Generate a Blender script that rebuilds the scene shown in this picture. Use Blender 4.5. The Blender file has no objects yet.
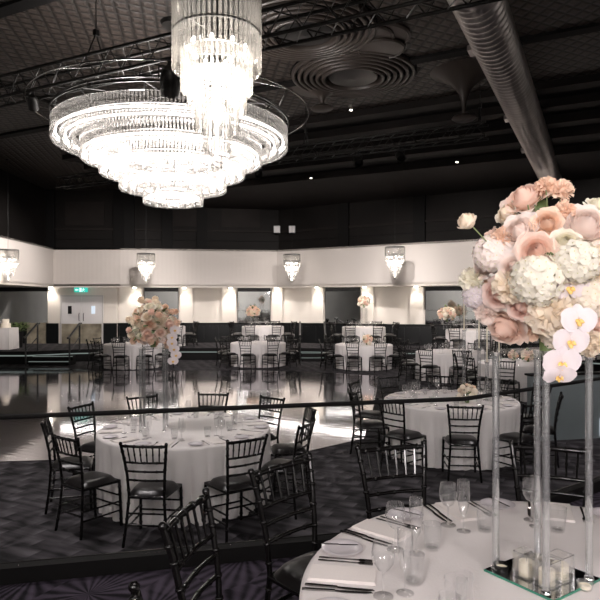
import bpy, math, random
from mathutils import Vector, Matrix
PI = math.pi
sin, cos = math.sin, math.cos
S = bpy.context.scene
COL = S.collection
EYE = 2.15                      # eye height over the main floor
PLAT = 0.43                     # height of the raised platforms

# ------------------------------------------------------------------ materials
def nodes(name):
    m = bpy.data.materials.new(name); m.use_nodes = True
    nt = m.node_tree; nt.nodes.clear()
    out = nt.nodes.new('ShaderNodeOutputMaterial')
    return m, nt, out
def N(nt, t, **kw):
    n = nt.nodes.new(t)
    for k, v in kw.items():
        if hasattr(n, k): setattr(n, k, v)
        else: n.inputs[k].default_value = v
    return n
def L(nt, a, b): nt.links.new(a, b)
def setin(n, **kw):
    for k, v in kw.items():
        k = k.replace('_', ' ')
        if k in n.inputs: n.inputs[k].default_value = v
def c4(c): return (c[0], c[1], c[2], 1)
def pbr(name, col, rough=.5, metal=0, spec=.5, var=0.0, vscale=8, bump=0, bscale=60, coat=0, ior=1.5):
    m, nt, out = nodes(name)
    b = N(nt, 'ShaderNodeBsdfPrincipled')
    setin(b, Base_Color=c4(col), Roughness=rough, Metallic=metal, IOR=ior)
    b.inputs['Specular IOR Level'].default_value = spec
    b.inputs['Coat Weight'].default_value = coat
    tc = N(nt, 'ShaderNodeTexCoord')
    if var:
        nz = N(nt, 'ShaderNodeTexNoise'); setin(nz, Scale=vscale, Detail=4.0)
        L(nt, tc.outputs['Object'], nz.inputs['Vector'])
        r = N(nt, 'ShaderNodeValToRGB')
        r.color_ramp.elements[0].position = .3; r.color_ramp.elements[1].position = .7
        r.color_ramp.elements[0].color = c4([max(0, x*(1-var)) for x in col])
        r.color_ramp.elements[1].color = c4([min(1, x*(1+var)) for x in col])
        L(nt, nz.outputs['Fac'], r.inputs['Fac']); L(nt, r.outputs['Color'], b.inputs['Base Color'])
    if bump:
        nz = N(nt, 'ShaderNodeTexNoise'); setin(nz, Scale=bscale, Detail=3.0)
        L(nt, tc.outputs['Object'], nz.inputs['Vector'])
        bp = N(nt, 'ShaderNodeBump'); setin(bp, Strength=bump, Distance=.01)
        L(nt, nz.outputs['Fac'], bp.inputs['Height']); L(nt, bp.outputs['Normal'], b.inputs['Normal'])
    L(nt, b.outputs[0], out.inputs[0])
    return m
def emit(name, col, s):
    m, nt, out = nodes(name)
    e = N(nt, 'ShaderNodeEmission'); setin(e, Color=c4(col), Strength=s)
    L(nt, e.outputs[0], out.inputs[0]); return m
def thin_glass(name, tint, base=.04, edge=.7, power=3.0, rough=.02, edgetint=.6, sheen=0):
    """clear thin-walled glass: clear face on, shinier and darker towards its rim"""
    m, nt, out = nodes(name)
    lw = N(nt, 'ShaderNodeLayerWeight'); setin(lw, Blend=.5)
    pw = N(nt, 'ShaderNodeMath', operation='POWER'); L(nt, lw.outputs['Facing'], pw.inputs[0]); pw.inputs[1].default_value = power
    ml = N(nt, 'ShaderNodeMath', operation='MULTIPLY_ADD'); L(nt, pw.outputs[0], ml.inputs[0])
    ml.inputs[1].default_value = edge; ml.inputs[2].default_value = base
    t = N(nt, 'ShaderNodeBsdfTransparent')
    mx = N(nt, 'ShaderNodeMix', data_type='RGBA')
    L(nt, pw.outputs[0], mx.inputs['Factor'])
    mx.inputs[6].default_value = c4(tint); mx.inputs[7].default_value = c4([x*edgetint for x in tint])
    L(nt, mx.outputs[2], t.inputs['Color'])
    g = N(nt, 'ShaderNodeBsdfGlossy'); setin(g, Color=(1, 1, 1, 1), Roughness=rough)
    ms = N(nt, 'ShaderNodeMixShader'); L(nt, ml.outputs[0], ms.inputs[0]); L(nt, t.outputs[0], ms.inputs[1]); L(nt, g.outputs[0], ms.inputs[2])
    if sheen:
        df = N(nt, 'ShaderNodeBsdfDiffuse'); setin(df, Color=(.9, .9, .9, 1)); mk = N(nt, 'ShaderNodeMixShader'); mk.inputs[0].default_value = sheen  # diffuse white mixed in, stands in for bright reflections on the glass
        L(nt, ms.outputs[0], mk.inputs[1]); L(nt, df.outputs[0], mk.inputs[2]); ms = mk
    L(nt, ms.outputs[0], out.inputs[0]); return m
def crystal(name):
    m, nt, out = nodes(name)
    lw = N(nt, 'ShaderNodeLayerWeight'); setin(lw, Blend=.5)
    r = N(nt, 'ShaderNodeValToRGB'); r.color_ramp.elements[0].color = (.97, .96, .95, 1); r.color_ramp.elements[1].color = (.22, .21, .20, 1)
    r.color_ramp.elements[0].position = .15; r.color_ramp.elements[1].position = .85
    L(nt, lw.outputs['Facing'], r.inputs[0])
    t = N(nt, 'ShaderNodeBsdfTransparent'); L(nt, r.outputs[0], t.inputs[0])
    g = N(nt, 'ShaderNodeBsdfGlossy'); setin(g, Color=(1, 1, 1, 1), Roughness=.06)
    tr = N(nt, 'ShaderNodeBsdfTranslucent'); setin(tr, Color=(.95, .93, .9, 1))
    a = N(nt, 'ShaderNodeMixShader'); a.inputs[0].default_value = .42; L(nt, g.outputs[0], a.inputs[1]); L(nt, tr.outputs[0], a.inputs[2])
    mr = N(nt, 'ShaderNodeMapRange'); L(nt, lw.outputs['Facing'], mr.inputs[0]); mr.inputs[3].default_value = .16; mr.inputs[4].default_value = .55
    b = N(nt, 'ShaderNodeMixShader'); L(nt, mr.outputs[0], b.inputs[0]); L(nt, t.outputs[0], b.inputs[1]); L(nt, a.outputs[0], b.inputs[2])
    L(nt, b.outputs[0], out.inputs[0]); return m
def petal(name, c_in, c_out, rad=.04):
    """petal tissue, deeper towards the heart (object-space distance)"""
    m, nt, out = nodes(name)
    tc = N(nt, 'ShaderNodeTexCoord'); ln = N(nt, 'ShaderNodeVectorMath', operation='LENGTH')
    L(nt, tc.outputs['Object'], ln.inputs[0])
    mr = N(nt, 'ShaderNodeMapRange'); L(nt, ln.outputs['Value'], mr.inputs[0]); mr.inputs[2].default_value = rad
    r = N(nt, 'ShaderNodeValToRGB'); r.color_ramp.elements[0].color = c4(c_in); r.color_ramp.elements[1].color = c4(c_out)
    L(nt, mr.outputs[0], r.inputs[0])
    d = N(nt, 'ShaderNodeBsdfDiffuse'); tr = N(nt, 'ShaderNodeBsdfTranslucent')
    L(nt, r.outputs[0], d.inputs[0]); L(nt, r.outputs[0], tr.inputs[0])
    ms = N(nt, 'ShaderNodeMixShader'); ms.inputs[0].default_value = .33
    L(nt, d.outputs[0], ms.inputs[1]); L(nt, tr.outputs[0], ms.inputs[2]); L(nt, ms.outputs[0], out.inputs[0]); return m

M = {}
M['black_lacquer'] = pbr('black_lacquer', (.004, .0035, .0035), .17, spec=.38)
M['black_vinyl'] = pbr('black_vinyl', (.008, .007, .007), .30, spec=.27, bump=.1, bscale=40)
M['black_metal'] = pbr('black_metal', (.012, .012, .012), .4, metal=.3)
M['truss'] = pbr('truss_black', (.016, .015, .014), .38, metal=.5)
M['steel'] = pbr('polished_steel', (.35, .34, .33), .18, metal=1)
M['chrome'] = pbr('chrome', (.8, .8, .8), .08, metal=1)
M['linen'] = pbr('white_linen', (.70, .66, .645), .85, spec=.2, var=.03, vscale=5, bump=.15, bscale=90)
M['napkin'] = pbr('napkin_linen', (.74, .69, .66), .9, spec=.1, bump=.2, bscale=120)
M['china'] = pbr('china', (.62, .58, .60), .15, spec=.5)
M['glass'] = thin_glass('clear_glass', (.98, .98, .98), base=.07, edge=1.0, power=2.2, edgetint=.9, sheen=.025)
M['tube_glass'] = thin_glass('tube_glass', (.93, .935, .935), base=.08, edge=.9, power=1.5, rough=.025, edgetint=.45, sheen=.06)
M['panel_glass'] = thin_glass('balustrade_glass', (.985, .99, .99), base=.010, edge=.20, power=4, rough=.01, edgetint=.8)
M['crystal'] = crystal('cut_crystal')
M['bulb'] = emit('lit_bulb', (1, .95, .91), 10)
M['bulb_small'] = emit('lit_bulb_small', (1, .95, .90), 16)
M['spot'] = emit('downlight_lens', (1, .93, .82), 40)
M['led'] = emit('led_strip', (.85, 1, .93), .20)
M['fill_glow'] = emit('fill_strip_glow', (1, .93, .88), 22)
M['led_warm'] = emit('warm_lamp', (1, .92, .8), 6)
M['white_glow'] = emit('white_glow', (.8, .9, 1), .85)  # painted brightness for surfaces that are no lamps
M['wax'] = pbr('cream_wax', (.85, .78, .62), .5)
M['stem'] = pbr('green_stem', (.22, .26, .12), .6, var=.2)
M['leaf'] = pbr('green_leaf', (.12, .17, .06), .5, var=.3)
M['mirror'] = pbr('mirror_silver', (.62, .63, .64), .03, metal=1)
M['mirror_dark'] = pbr('tinted_mirror', (.74, .75, .74), .035, metal=1)
M['glass_edge'] = pbr('green_glass_edge', (.05, .22, .15), .1)
M['brass_mirror'] = pbr('antique_mirror', (.33, .29, .22), .3, metal=.35, var=.55, vscale=2.2, bump=.25, bscale=5)
M['door'] = pbr('door_paint', (.62, .60, .60), .5, spec=.3)
M['frame'] = pbr('door_frame_paint', (.50, .48, .47), .5)
M['duct'] = pbr('galvanised_duct', (.50, .46, .44), .30, metal=.88, var=.12, vscale=2)
M['dark_paint'] = pbr('black_wall_paint', (.008, .0065, .006), .7, spec=.2, var=.2, vscale=1.5)
M['dark_trim'] = pbr('dark_trim', (.006, .0055, .0055), .7, spec=.15)
M['brown_panel'] = pbr('brown_panel', (.014, .011, .010), .7, spec=.2, var=.2, vscale=2)
M['dado'] = pbr('black_dado_panel', (.005, .0055, .006), .3, spec=.3, var=.2, vscale=2)
M['grey_wall'] = pbr('grey_wall_paint', (.42, .42, .41), .7, var=.08, vscale=1)
M['steel_grey'] = pbr('slate_panel', (.20, .23, .24), .4, var=.15, vscale=1.3)
M['rose_plaster'] = pbr('ceiling_rose_plaster', (.040, .031, .026), .38, spec=.5)
M['rose_dark'] = pbr('ceiling_rose_centre', (.010, .009, .009), .35, metal=.3)
M['cream'] = pbr('cream_icing', (.82, .74, .62), .7)
M['exit_green'] = emit('exit_green', (.05, .62, .50), 1.0)
M['exit_white'] = emit('exit_white', (.75, 1, .97), 1.2)
M['skin'] = pbr('grey_plastic', (.5, .5, .5), .5)

def mat_fabric_wall():
    m, nt, out = nodes('pleated_white_wall')
    b = N(nt, 'ShaderNodeBsdfPrincipled'); setin(b, Base_Color=(.60, .555, .52, 1), Roughness=.75)
    b.inputs['Specular IOR Level'].default_value = .25
    tc = N(nt, 'ShaderNodeTexCoord')
    w = N(nt, 'ShaderNodeTexWave', wave_type='BANDS', bands_direction='X'); setin(w, Scale=1.6, Distortion=.4, Detail=1.0)
    L(nt, tc.outputs['UV'], w.inputs['Vector'])
    bp = N(nt, 'ShaderNodeBump'); setin(bp, Strength=.07, Distance=.02); L(nt, w.outputs['Fac'], bp.inputs['Height'])
    L(nt, bp.outputs[0], b.inputs['Normal']); L(nt, b.outputs[0], out.inputs[0]); return m
M['wall_white'] = mat_fabric_wall()
M['wall_cream'] = pbr('cream_wall_panel', (.66, .61, .555), .6, spec=.3, var=.03, vscale=1)

def mat_carpet(name, dark, light, kind):
    m, nt, out = nodes(name)
    b = N(nt, 'ShaderNodeBsdfPrincipled'); setin(b, Roughness=.9); b.inputs['Specular IOR Level'].default_value = .15
    tc = N(nt, 'ShaderNodeTexCoord'); mp = N(nt, 'ShaderNodeMapping'); L(nt, tc.outputs['Object'], mp.inputs[0])
    mp.inputs['Rotation'].default_value = (0, 0, math.radians(26.6))
    # fans of fine lines: the line direction flips from cell to cell
    ch = N(nt, 'ShaderNodeTexVoronoi', feature='F1'); setin(ch, Scale=2.2 if kind == 'fan' else 1.7, Randomness=.35)
    mp2 = N(nt, 'ShaderNodeMapping'); L(nt, mp.outputs[0], mp2.inputs[0]); mp2.inputs['Scale'].default_value = (1, .55, 1)
    L(nt, mp2.outputs[0], ch.inputs['Vector'])
    sub = N(nt, 'ShaderNodeVectorMath', operation='SUBTRACT'); L(nt, mp2.outputs[0], sub.inputs[0])
    dv = N(nt, 'ShaderNodeVectorMath', operation='SCALE'); dv.inputs['Scale'].default_value = 1.0
    L(nt, ch.outputs['Position'], sub.inputs[1])
    sx = N(nt, 'ShaderNodeSeparateXYZ'); L(nt, sub.outputs[0], sx.inputs[0])
    at = N(nt, 'ShaderNodeMath', operation='ARCTAN2'); L(nt, sx.outputs[1], at.inputs[0]); L(nt, sx.outputs[0], at.inputs[1])
    ml = N(nt, 'ShaderNodeMath', operation='MULTIPLY'); L(nt, at.outputs[0], ml.inputs[0]); ml.inputs[1].default_value = 22 if kind == 'fan' else 6
    sn = N(nt, 'ShaderNodeMath', operation='SINE'); L(nt, ml.outputs[0], sn.inputs[0])
    dash = None
    if kind == 'wave':      # rows of tapering dashes with pale tips
        sc = N(nt, 'ShaderNodeSeparateXYZ'); L(nt, mp.outputs[0], sc.inputs[0])
        def mth(op, a, b=None):
            q = N(nt, 'ShaderNodeMath', operation=op)
            for i_, v_ in enumerate((a, b)):
                if v_ is None: continue
                if hasattr(v_, 'links'): L(nt, v_, q.inputs[i_])
                else: q.inputs[i_].default_value = v_
            return q.outputs[0]
        yy = mth('MULTIPLY', sc.outputs[1], 5.5); row = mth('FLOOR', yy); fy = mth('SUBTRACT', yy, row)
        xx = mth('ADD', mth('MULTIPLY', sc.outputs[0], 2.1), mth('MULTIPLY', row, .37)); fx = mth('FRACT', xx)
        hump = mth('SINE', mth('MULTIPLY', fy, PI)); dash = mth('MULTIPLY', mth('POWER', fx, 3.0), hump)
    nz = N(nt, 'ShaderNodeTexNoise'); setin(nz, Scale=180.0, Detail=2.0); L(nt, tc.outputs['Object'], nz.inputs['Vector'])
    nz2 = N(nt, 'ShaderNodeTexNoise'); setin(nz2, Scale=3.2, Detail=4.0); mp4 = N(nt, 'ShaderNodeMapping'); L(nt, mp.outputs[0], mp4.inputs[0]); mp4.inputs['Scale'].default_value = (.6, 3.4, 1); L(nt, mp4.outputs[0], nz2.inputs['Vector'])
    ad = N(nt, 'ShaderNodeMath', operation='MULTIPLY_ADD'); L(nt, sn.outputs[0], ad.inputs[0]); ad.inputs[1].default_value = .28 if kind == 'fan' else .10
    L(nt, nz2.outputs['Fac'], ad.inputs[2])
    ad2 = N(nt, 'ShaderNodeMath', operation='MULTIPLY_ADD'); L(nt, nz.outputs['Fac'], ad2.inputs[0]); ad2.inputs[1].default_value = .35; L(nt, ad.outputs[0], ad2.inputs[2])
    if dash is not None:
        dd_ = N(nt, 'ShaderNodeMath', operation='MULTIPLY_ADD'); L(nt, dash, dd_.inputs[0]); dd_.inputs[1].default_value = .55; dd2 = N(nt, 'ShaderNodeMath', operation='SUBTRACT'); L(nt, ad2.outputs[0], dd2.inputs[0]); dd2.inputs[1].default_value = .16; L(nt, dd2.outputs[0], dd_.inputs[2]); ad2 = dd_
    r = N(nt, 'ShaderNodeValToRGB'); r.color_ramp.elements[0].position = .35; r.color_ramp.elements[1].position = 1.05 if False else 1.0
    r.color_ramp.elements[0].color = c4(dark); r.color_ramp.elements[1].color = c4(light)
    L(nt, ad2.outputs[0], r.inputs[0]); L(nt, r.outputs[0], b.inputs['Base Color'])
    bp = N(nt, 'ShaderNodeBump'); setin(bp, Strength=.3, Distance=.005); L(nt, nz.outputs['Fac'], bp.inputs['Height']); L(nt, bp.outputs[0], b.inputs['Normal'])
    L(nt, b.outputs[0], out.inputs[0]); return m
M['carpet'] = mat_carpet('charcoal_carpet', (.008, .0075, .008), (.085, .078, .085), 'wave')
M['carpet_purple'] = mat_carpet('plum_carpet', (.005, .004, .006), (.062, .050, .070), 'fan')

def mat_dance():
    m, nt, out = nodes('dance_floor_parquet')
    b = N(nt, 'ShaderNodeBsdfPrincipled'); b.inputs['IOR'].default_value = 2.2; b.inputs['Metallic'].default_value = .45
    tc = N(nt, 'ShaderNodeTexCoord'); mp = N(nt, 'ShaderNodeMapping'); L(nt, tc.outputs['Object'], mp.inputs[0])
    mp.inputs['Rotation'].default_value = (0, 0, math.radians(26.6))
    br = N(nt, 'ShaderNodeTexBrick'); setin(br, Scale=1.0, Mortar_Size=.006); L(nt, mp.outputs[0], br.inputs['Vector'])
    br.inputs['Brick Width'].default_value = .9; br.inputs['Row Height'].default_value = .12
    br.inputs['Color1'].default_value = (.020, .015, .020, 1); br.inputs['Color2'].default_value = (.045, .036, .045, 1); br.inputs['Mortar'].default_value = (.008, .007, .008, 1)
    L(nt, br.outputs['Color'], b.inputs['Base Color'])
    nz = N(nt, 'ShaderNodeTexNoise'); setin(nz, Scale=1.2, Detail=3.0); L(nt, mp.outputs[0], nz.inputs['Vector'])
    mr = N(nt, 'ShaderNodeMapRange'); L(nt, nz.outputs['Fac'], mr.inputs[0]); mr.inputs[3].default_value = .035; mr.inputs[4].default_value = .10
    L(nt, mr.outputs[0], b.inputs['Roughness'])
    w = N(nt, 'ShaderNodeTexNoise'); setin(w, Scale=3.0, Detail=1.0)
    mp3 = N(nt, 'ShaderNodeMapping'); L(nt, mp.outputs[0], mp3.inputs[0]); mp3.inputs['Scale'].default_value = (.7, 3.5, 1); L(nt, mp3.outputs[0], w.inputs['Vector'])
    bp = N(nt, 'ShaderNodeBump'); setin(bp, Strength=.10, Distance=.01); L(nt, w.outputs['Fac'], bp.inputs['Height'])
    bp2 = N(nt, 'ShaderNodeBump'); setin(bp2, Strength=.15, Distance=.002); L(nt, br.outputs['Fac'], bp2.inputs['Height']); L(nt, bp.outputs[0], bp2.inputs['Normal'])
    L(nt, bp2.outputs[0], b.inputs['Normal'])
    g = N(nt, 'ShaderNodeBsdfGlossy'); setin(g, Color=(.94, .92, .96, 1)); L(nt, mr.outputs[0], g.inputs['Roughness']); L(nt, bp2.outputs[0], g.inputs['Normal'])
    b.inputs['Metallic'].default_value = 0
    fz = N(nt, 'ShaderNodeFresnel'); fz.inputs['IOR'].default_value = 2.0
    fm = N(nt, 'ShaderNodeMath', operation='MULTIPLY_ADD'); L(nt, fz.outputs[0], fm.inputs[0]); fm.inputs[1].default_value = 1.0; fm.inputs[2].default_value = .03
    ms = N(nt, 'ShaderNodeMixShader'); L(nt, fm.outputs[0], ms.inputs[0]); L(nt, b.outputs[0], ms.inputs[1]); L(nt, g.outputs[0], ms.inputs[2])
    L(nt, ms.outputs[0], out.inputs[0]); return m
M['dance'] = mat_dance()

def mat_ceiling():
    """pressed bow-tie relief: small folded triangles on a brown-black ceiling"""
    m, nt, out = nodes('ceiling_relief')
    b = N(nt, 'ShaderNodeBsdfPrincipled'); setin(b, Roughness=.5); b.inputs['Specular IOR Level'].default_value = .35
    tc = N(nt, 'ShaderNodeTexCoord'); mp = N(nt, 'ShaderNodeMapping'); L(nt, tc.outputs['UV'], mp.inputs[0])
    mp.inputs['Scale'].default_value = (8.6, 6.4, 1)
    ck = N(nt, 'ShaderNodeTexChecker'); setin(ck, Scale=1.0); L(nt, mp.outputs[0], ck.inputs[0])
    fr = N(nt, 'ShaderNodeVectorMath', operation='FRACTION'); L(nt, mp.outputs[0], fr.inputs[0])
    sp = N(nt, 'ShaderNodeSeparateXYZ'); L(nt, fr.outputs[0], sp.inputs[0])
    d1 = N(nt, 'ShaderNodeMath', operation='SUBTRACT'); L(nt, sp.outputs[0], d1.inputs[0]); L(nt, sp.outputs[1], d1.inputs[1])
    d2 = N(nt, 'ShaderNodeMath', operation='ADD'); L(nt, sp.outputs[0], d2.inputs[0]); L(nt, sp.outputs[1], d2.inputs[1])
    d3 = N(nt, 'ShaderNodeMath', operation='SUBTRACT'); L(nt, d2.outputs[0], d3.inputs[0]); d3.inputs[1].default_value = 1.0
    a1 = N(nt, 'ShaderNodeMath', operation='ABSOLUTE'); L(nt, d1.outputs[0], a1.inputs[0])
    a2 = N(nt, 'ShaderNodeMath', operation='ABSOLUTE'); L(nt, d3.outputs[0], a2.inputs[0])
    mx = N(nt, 'ShaderNodeMix', data_type='FLOAT'); L(nt, ck.outputs['Fac'], mx.inputs[0]); L(nt, a1.outputs[0], mx.inputs[2]); L(nt, a2.outputs[0], mx.inputs[3])
    gt = N(nt, 'ShaderNodeMapRange'); L(nt, mx.outputs[0], gt.inputs[0]); gt.inputs[1].default_value = .05; gt.inputs[2].default_value = .5
    r = N(nt, 'ShaderNodeValToRGB'); r.color_ramp.elements[0].color = (.009, .007, .006, 1); r.color_ramp.elements[1].color = (.046, .035, .029, 1)
    L(nt, gt.outputs[0], r.inputs[0]); L(nt, r.outputs[0], b.inputs['Base Color'])
    bp = N(nt, 'ShaderNodeBump'); setin(bp, Strength=.35, Distance=.04); L(nt, gt.outputs[0], bp.inputs['Height']); L(nt, bp.outputs[0], b.inputs['Normal'])
    L(nt, b.outputs[0], out.inputs[0]); return m
M['ceiling'] = mat_ceiling()

# ------------------------------------------------------------------ mesh builder
class MB:
    def __init__(s): s.v = []; s.f = []; s.mi = []; s.uv = None; s.cur = 0
    def add(s, vs, fs):
        o = len(s.v); s.v += [tuple(v) for v in vs]
        for f in fs: s.f.append(tuple(i+o for i in f)); s.mi.append(s.cur)
        return s
    def box(s, c, d, rz=0):
        x, y, z = d[0]/2, d[1]/2, d[2]/2; ca, sa = cos(rz), sin(rz); vs = []
        for a, b, e in ((-x,-y,-z),(x,-y,-z),(x,y,-z),(-x,y,-z),(-x,-y,z),(x,-y,z),(x,y,z),(-x,y,z)):
            vs.append((c[0]+a*ca-b*sa, c[1]+a*sa+b*ca, c[2]+e))
        return s.add(vs, [(0,3,2,1),(4,5,6,7),(0,1,5,4),(1,2,6,5),(2,3,7,6),(3,0,4,7)])
    def path(s, pts, rads, n=8, cap=True):
        pts = [Vector(p) for p in pts]
        if not hasattr(rads, '__len__'): rads = [rads]*len(pts)
        rings = []; prev = None
        for i, p in enumerate(pts):
            t = (pts[min(i+1, len(pts)-1)]-pts[max(i-1, 0)])
            t = t.normalized() if t.length > 1e-9 else Vector((0, 0, 1))
            if prev is None:
                ref = Vector((0, 0, 1)) if abs(t.z) < .9 else Vector((1, 0, 0))
                a = t.cross(ref).normalized()
            else:
                a = prev - t*prev.dot(t); a = a.normalized() if a.length > 1e-6 else t.orthogonal().normalized()
            prev = a; b = t.cross(a)
            rings.append([p+(a*cos(2*PI*k/n)+b*sin(2*PI*k/n))*rads[i] for k in range(n)])
        vs = [v for r in rings for v in r]; fs = []
        for i in range(len(pts)-1):
            for k in range(n):
                k2 = (k+1) % n; fs.append((i*n+k, i*n+k2, (i+1)*n+k2, (i+1)*n+k))
        if cap:
            fs.append(tuple(range(n))[::-1]); fs.append(tuple((len(pts)-1)*n+k for k in range(n)))
        return s.add(vs, fs)
    def lathe(s, prof, n=24, c=(0, 0, 0), closed=False):
        vs = []; fs = []
        for r, z in prof:
            for k in range(n):
                a = 2*PI*k/n; vs.append((c[0]+r*cos(a), c[1]+r*sin(a), c[2]+z))
        m = len(prof)
        for i in range(m if closed else m-1):
            j = (i+1) % m
            for k in range(n):
                k2 = (k+1) % n; fs.append((i*n+k, i*n+k2, j*n+k2, j*n+k))
        return s.add(vs, fs)
    def disc(s, c, r, n=24, up=True):
        vs = [(c[0]+r*cos(2*PI*k/n), c[1]+r*sin(2*PI*k/n), c[2]) for k in range(n)]
        f = tuple(range(n)); return s.add(vs, [f if up else f[::-1]])
    def prism(s, poly, z0, z1):
        n = len(poly); vs = [(p[0], p[1], z0) for p in poly]+[(p[0], p[1], z1) for p in poly]
        fs = [tuple(range(n))[::-1], tuple(range(n, 2*n))]
        for k in range(n): k2 = (k+1) % n; fs.append((k, k2, n+k2, n+k))
        return s.add(vs, fs)
    def grid(s, rows):
        m = len(rows[0]); vs = [v for r in rows for v in r]; fs = []
        for i in range(len(rows)-1):
            for k in range(m-1): fs.append((i*m+k, i*m+k+1, (i+1)*m+k+1, (i+1)*m+k))
        return s.add(vs, fs)
    def ball(s, c, r, n=8, m=5, sc=(1, 1, 1)):
        prof = [(r*sin(PI*i/m), -r*cos(PI*i/m)) for i in range(m+1)]
        vs = []; fs = []
        for pr, pz in prof:
            for k in range(n): vs.append((c[0]+pr*sc[0]*cos(2*PI*k/n), c[1]+pr*sc[1]*sin(2*PI*k/n), c[2]+pz*sc[2]))
        for i in range(m):
            for k in range(n): k2 = (k+1) % n; fs.append((i*n+k, i*n+k2, (i+1)*n+k2, (i+1)*n+k))
        return s.add(vs, fs)
    def merge(s, other, mat=None, mi=None):
        o = len(s.v)
        s.v += [tuple((mat @ Vector(v)) if mat else v) for v in other.v]
        for f, i in zip(other.f, other.mi): s.f.append(tuple(k+o for k in f)); s.mi.append(i if mi is None else mi)
        return s
    def mesh(s, name, mats, smooth=False, uvfun=None):
        me = bpy.data.meshes.new(name); me.from_pydata(s.v, [], s.f)
        if not isinstance(mats, (list, tuple)): mats = [mats]
        for m in mats: me.materials.append(M[m] if isinstance(m, str) else m)
        for p, i in zip(me.polygons, s.mi): p.material_index = i; p.use_smooth = smooth
        if uvfun:
            uv = me.uv_layers.new(name='UVMap')
            for lp in me.loops: uv.data[lp.index].uv = uvfun(me.vertices[lp.vertex_index].co)
        me.validate(); me.update()
        if smooth:
            try: me.set_sharp_from_angle(angle=math.radians(50))
            except Exception: pass
        return me

def tag(o, label=None, cat=None, group=None, kind=None):
    if label: o['label'] = label
    if cat: o['category'] = cat
    if group: o['group'] = group
    if kind: o['kind'] = kind
    return o
def link(name, me, parent=None, loc=(0, 0, 0), rot=(0, 0, 0), sc=(1, 1, 1)):
    o = bpy.data.objects.new(name, me); COL.objects.link(o)
    o.location = loc; o.rotation_euler = rot; o.scale = sc
    if parent: o.parent = parent
    return o
def struct(name, mb, mats, smooth=False, uvfun=None, parent=None, label=None):
    o = link(name, mb.mesh(name, mats, smooth, uvfun), parent)
    if not parent: o['kind'] = 'structure'
    if label: o['label'] = label
    return o
# a spec is (name, mesh or None, [child specs], loc, rot, label)
def sp(name, me=None, kids=(), loc=(0, 0, 0), rot=(0, 0, 0), label=None): return (name, me, list(kids), loc, rot, label)
def place(spec, loc, rz=0, label=None, cat=None, group=None, sc=1.0, rot=None):
    def rec(s, parent):
        o = link(s[0], s[1], parent, s[3], s[4])
        if s[5]: o['label'] = s[5]
        for k in s[2]: rec(k, o)
        return o
    o = rec(spec, None)
    o.location = loc; o.rotation_euler = rot if rot else (0, 0, rz)
    o.scale = (sc, sc, sc) if not hasattr(sc, '__len__') else sc
    return tag(o, label, cat, group)

def at(px, py, d):                       # a point d metres into the room
    return Vector(((px-300)/600*d, d, EYE+(301-py)/600*d))
UX, UW = Vector((.894, -.448, 0)), Vector((.448, .894, 0))   # axes of the ceiling
def uw(u, w, z=0): return Vector((UX.x*u+UW.x*w, UX.y*u+UW.y*w, z))

# ------------------------------------------------------------------ room shell
CEIL = 6.4
XL, XR, YB, YF = -14.0, 12.5, -4.0, 27.0
mb = MB(); mb.box(((XL+XR)/2, (YB+YF)/2, -.1), (XR-XL, YF-YB, .2))
struct('floor', mb, 'carpet')
# dance floor
dance = [(-13.2, 5.9), (-4.0, 8.0), (0.0, 8.45), (1.0, 9.35), (1.55, 12.5), (2.25, 17.1), (0.6, 18.0), (-1.5, 18.55), (-6.2, 18.3), (-7.9, 19.3), (-13.2, 19.3)]
mb = MB(); mb.prism(dance, .0, .012); struct('floor_dance', mb, 'dance')
# near platform
edge = [(-13.9, .95), (-1.85, 3.70), (1.22, 4.40), (2.88, 5.63), (6.6, 8.38), (12.4, 8.6)]
mb = MB(); mb.prism([(p[0], p[1]) for p in edge][::-1]+[(-13.9, YB+.05), (12.4, YB+.05)], 0, PLAT)
o = struct('floor_platform', mb, ['dark_trim', 'carpet_purple'])
for p in o.data.polygons:
    if p.normal.z > .5: p.material_index = 1
# far platform
far_edge = [(-13.9, 20.4), (-9.3, 20.4), (-7.9, 21.3), (-5.0, 21.9), (0, 21.9), (4.3, 21.2), (9.2, 17.6), (12.4, 15.4)]
mb = MB(); mb.prism(far_edge+[(12.4, 26.9), (-13.9, 26.9)], 0, PLAT)
o = struct('floor_stage', mb, ['dark_trim', 'carpet'])
for p in o.data.polygons:
    if p.normal.z > .5: p.material_index = 1
mb = MB()
for a, b in zip(far_edge[:-1], far_edge[1:]):
    a = Vector((a[0], a[1]-.03, .29)); b = Vector((b[0], b[1]-.03, .29)); mb.path([a, b], .022, 6)
tag(link('led_strip', mb.mesh('led_strip', 'led')), 'thin pale green light strip along the edge of the far platform', 'light')

# polygon of the far wall: the white soffit in front, the mirrored wall set back below it
SOF = [(-8.95, 17.9), (-9.14, 22.25), (-6.66, 22.25), (-.89, 23.1), (5.86, 18.8), (8.54, 17.05), (12.4, 14.6)]
LOW = [(-13.9, 24.2), (-6.9, 24.6), (-1.0, 25.1), (7.3, 22.2), (12.4, 18.5)]
UPP = [(-9.6, 17.9), (-9.7, 23.0), (-6.8, 23.0), (-.85, 23.9), (6.3, 19.4), (12.4, 15.4)]
def ext(path, a, b, name, mats, thick=.12, uv=True, y=0):
    m = MB(); run = 0; dirn = []
    for p, q in zip(path[:-1], path[1:]):
        P, Q = Vector((p[0], p[1], 0)), Vector((q[0], q[1], 0)); t = (Q-P).normalized(); n = Vector((-t.y, t.x, 0))
        m.add([P+Vector((0,0,a)), Q+Vector((0,0,a)), Q+n*thick+Vector((0,0,a)), P+n*thick+Vector((0,0,a)),
               P+Vector((0,0,b)), Q+Vector((0,0,b)), Q+n*thick+Vector((0,0,b)), P+n*thick+Vector((0,0,b))],
              [(0,3,2,1),(4,5,6,7),(0,1,5,4),(1,2,6,5),(2,3,7,6),(3,0,4,7)])
    return m
SZ0, SZ1 = 2.72, 4.06
sofp = [(-13.9, 17.2)]+SOF
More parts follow.
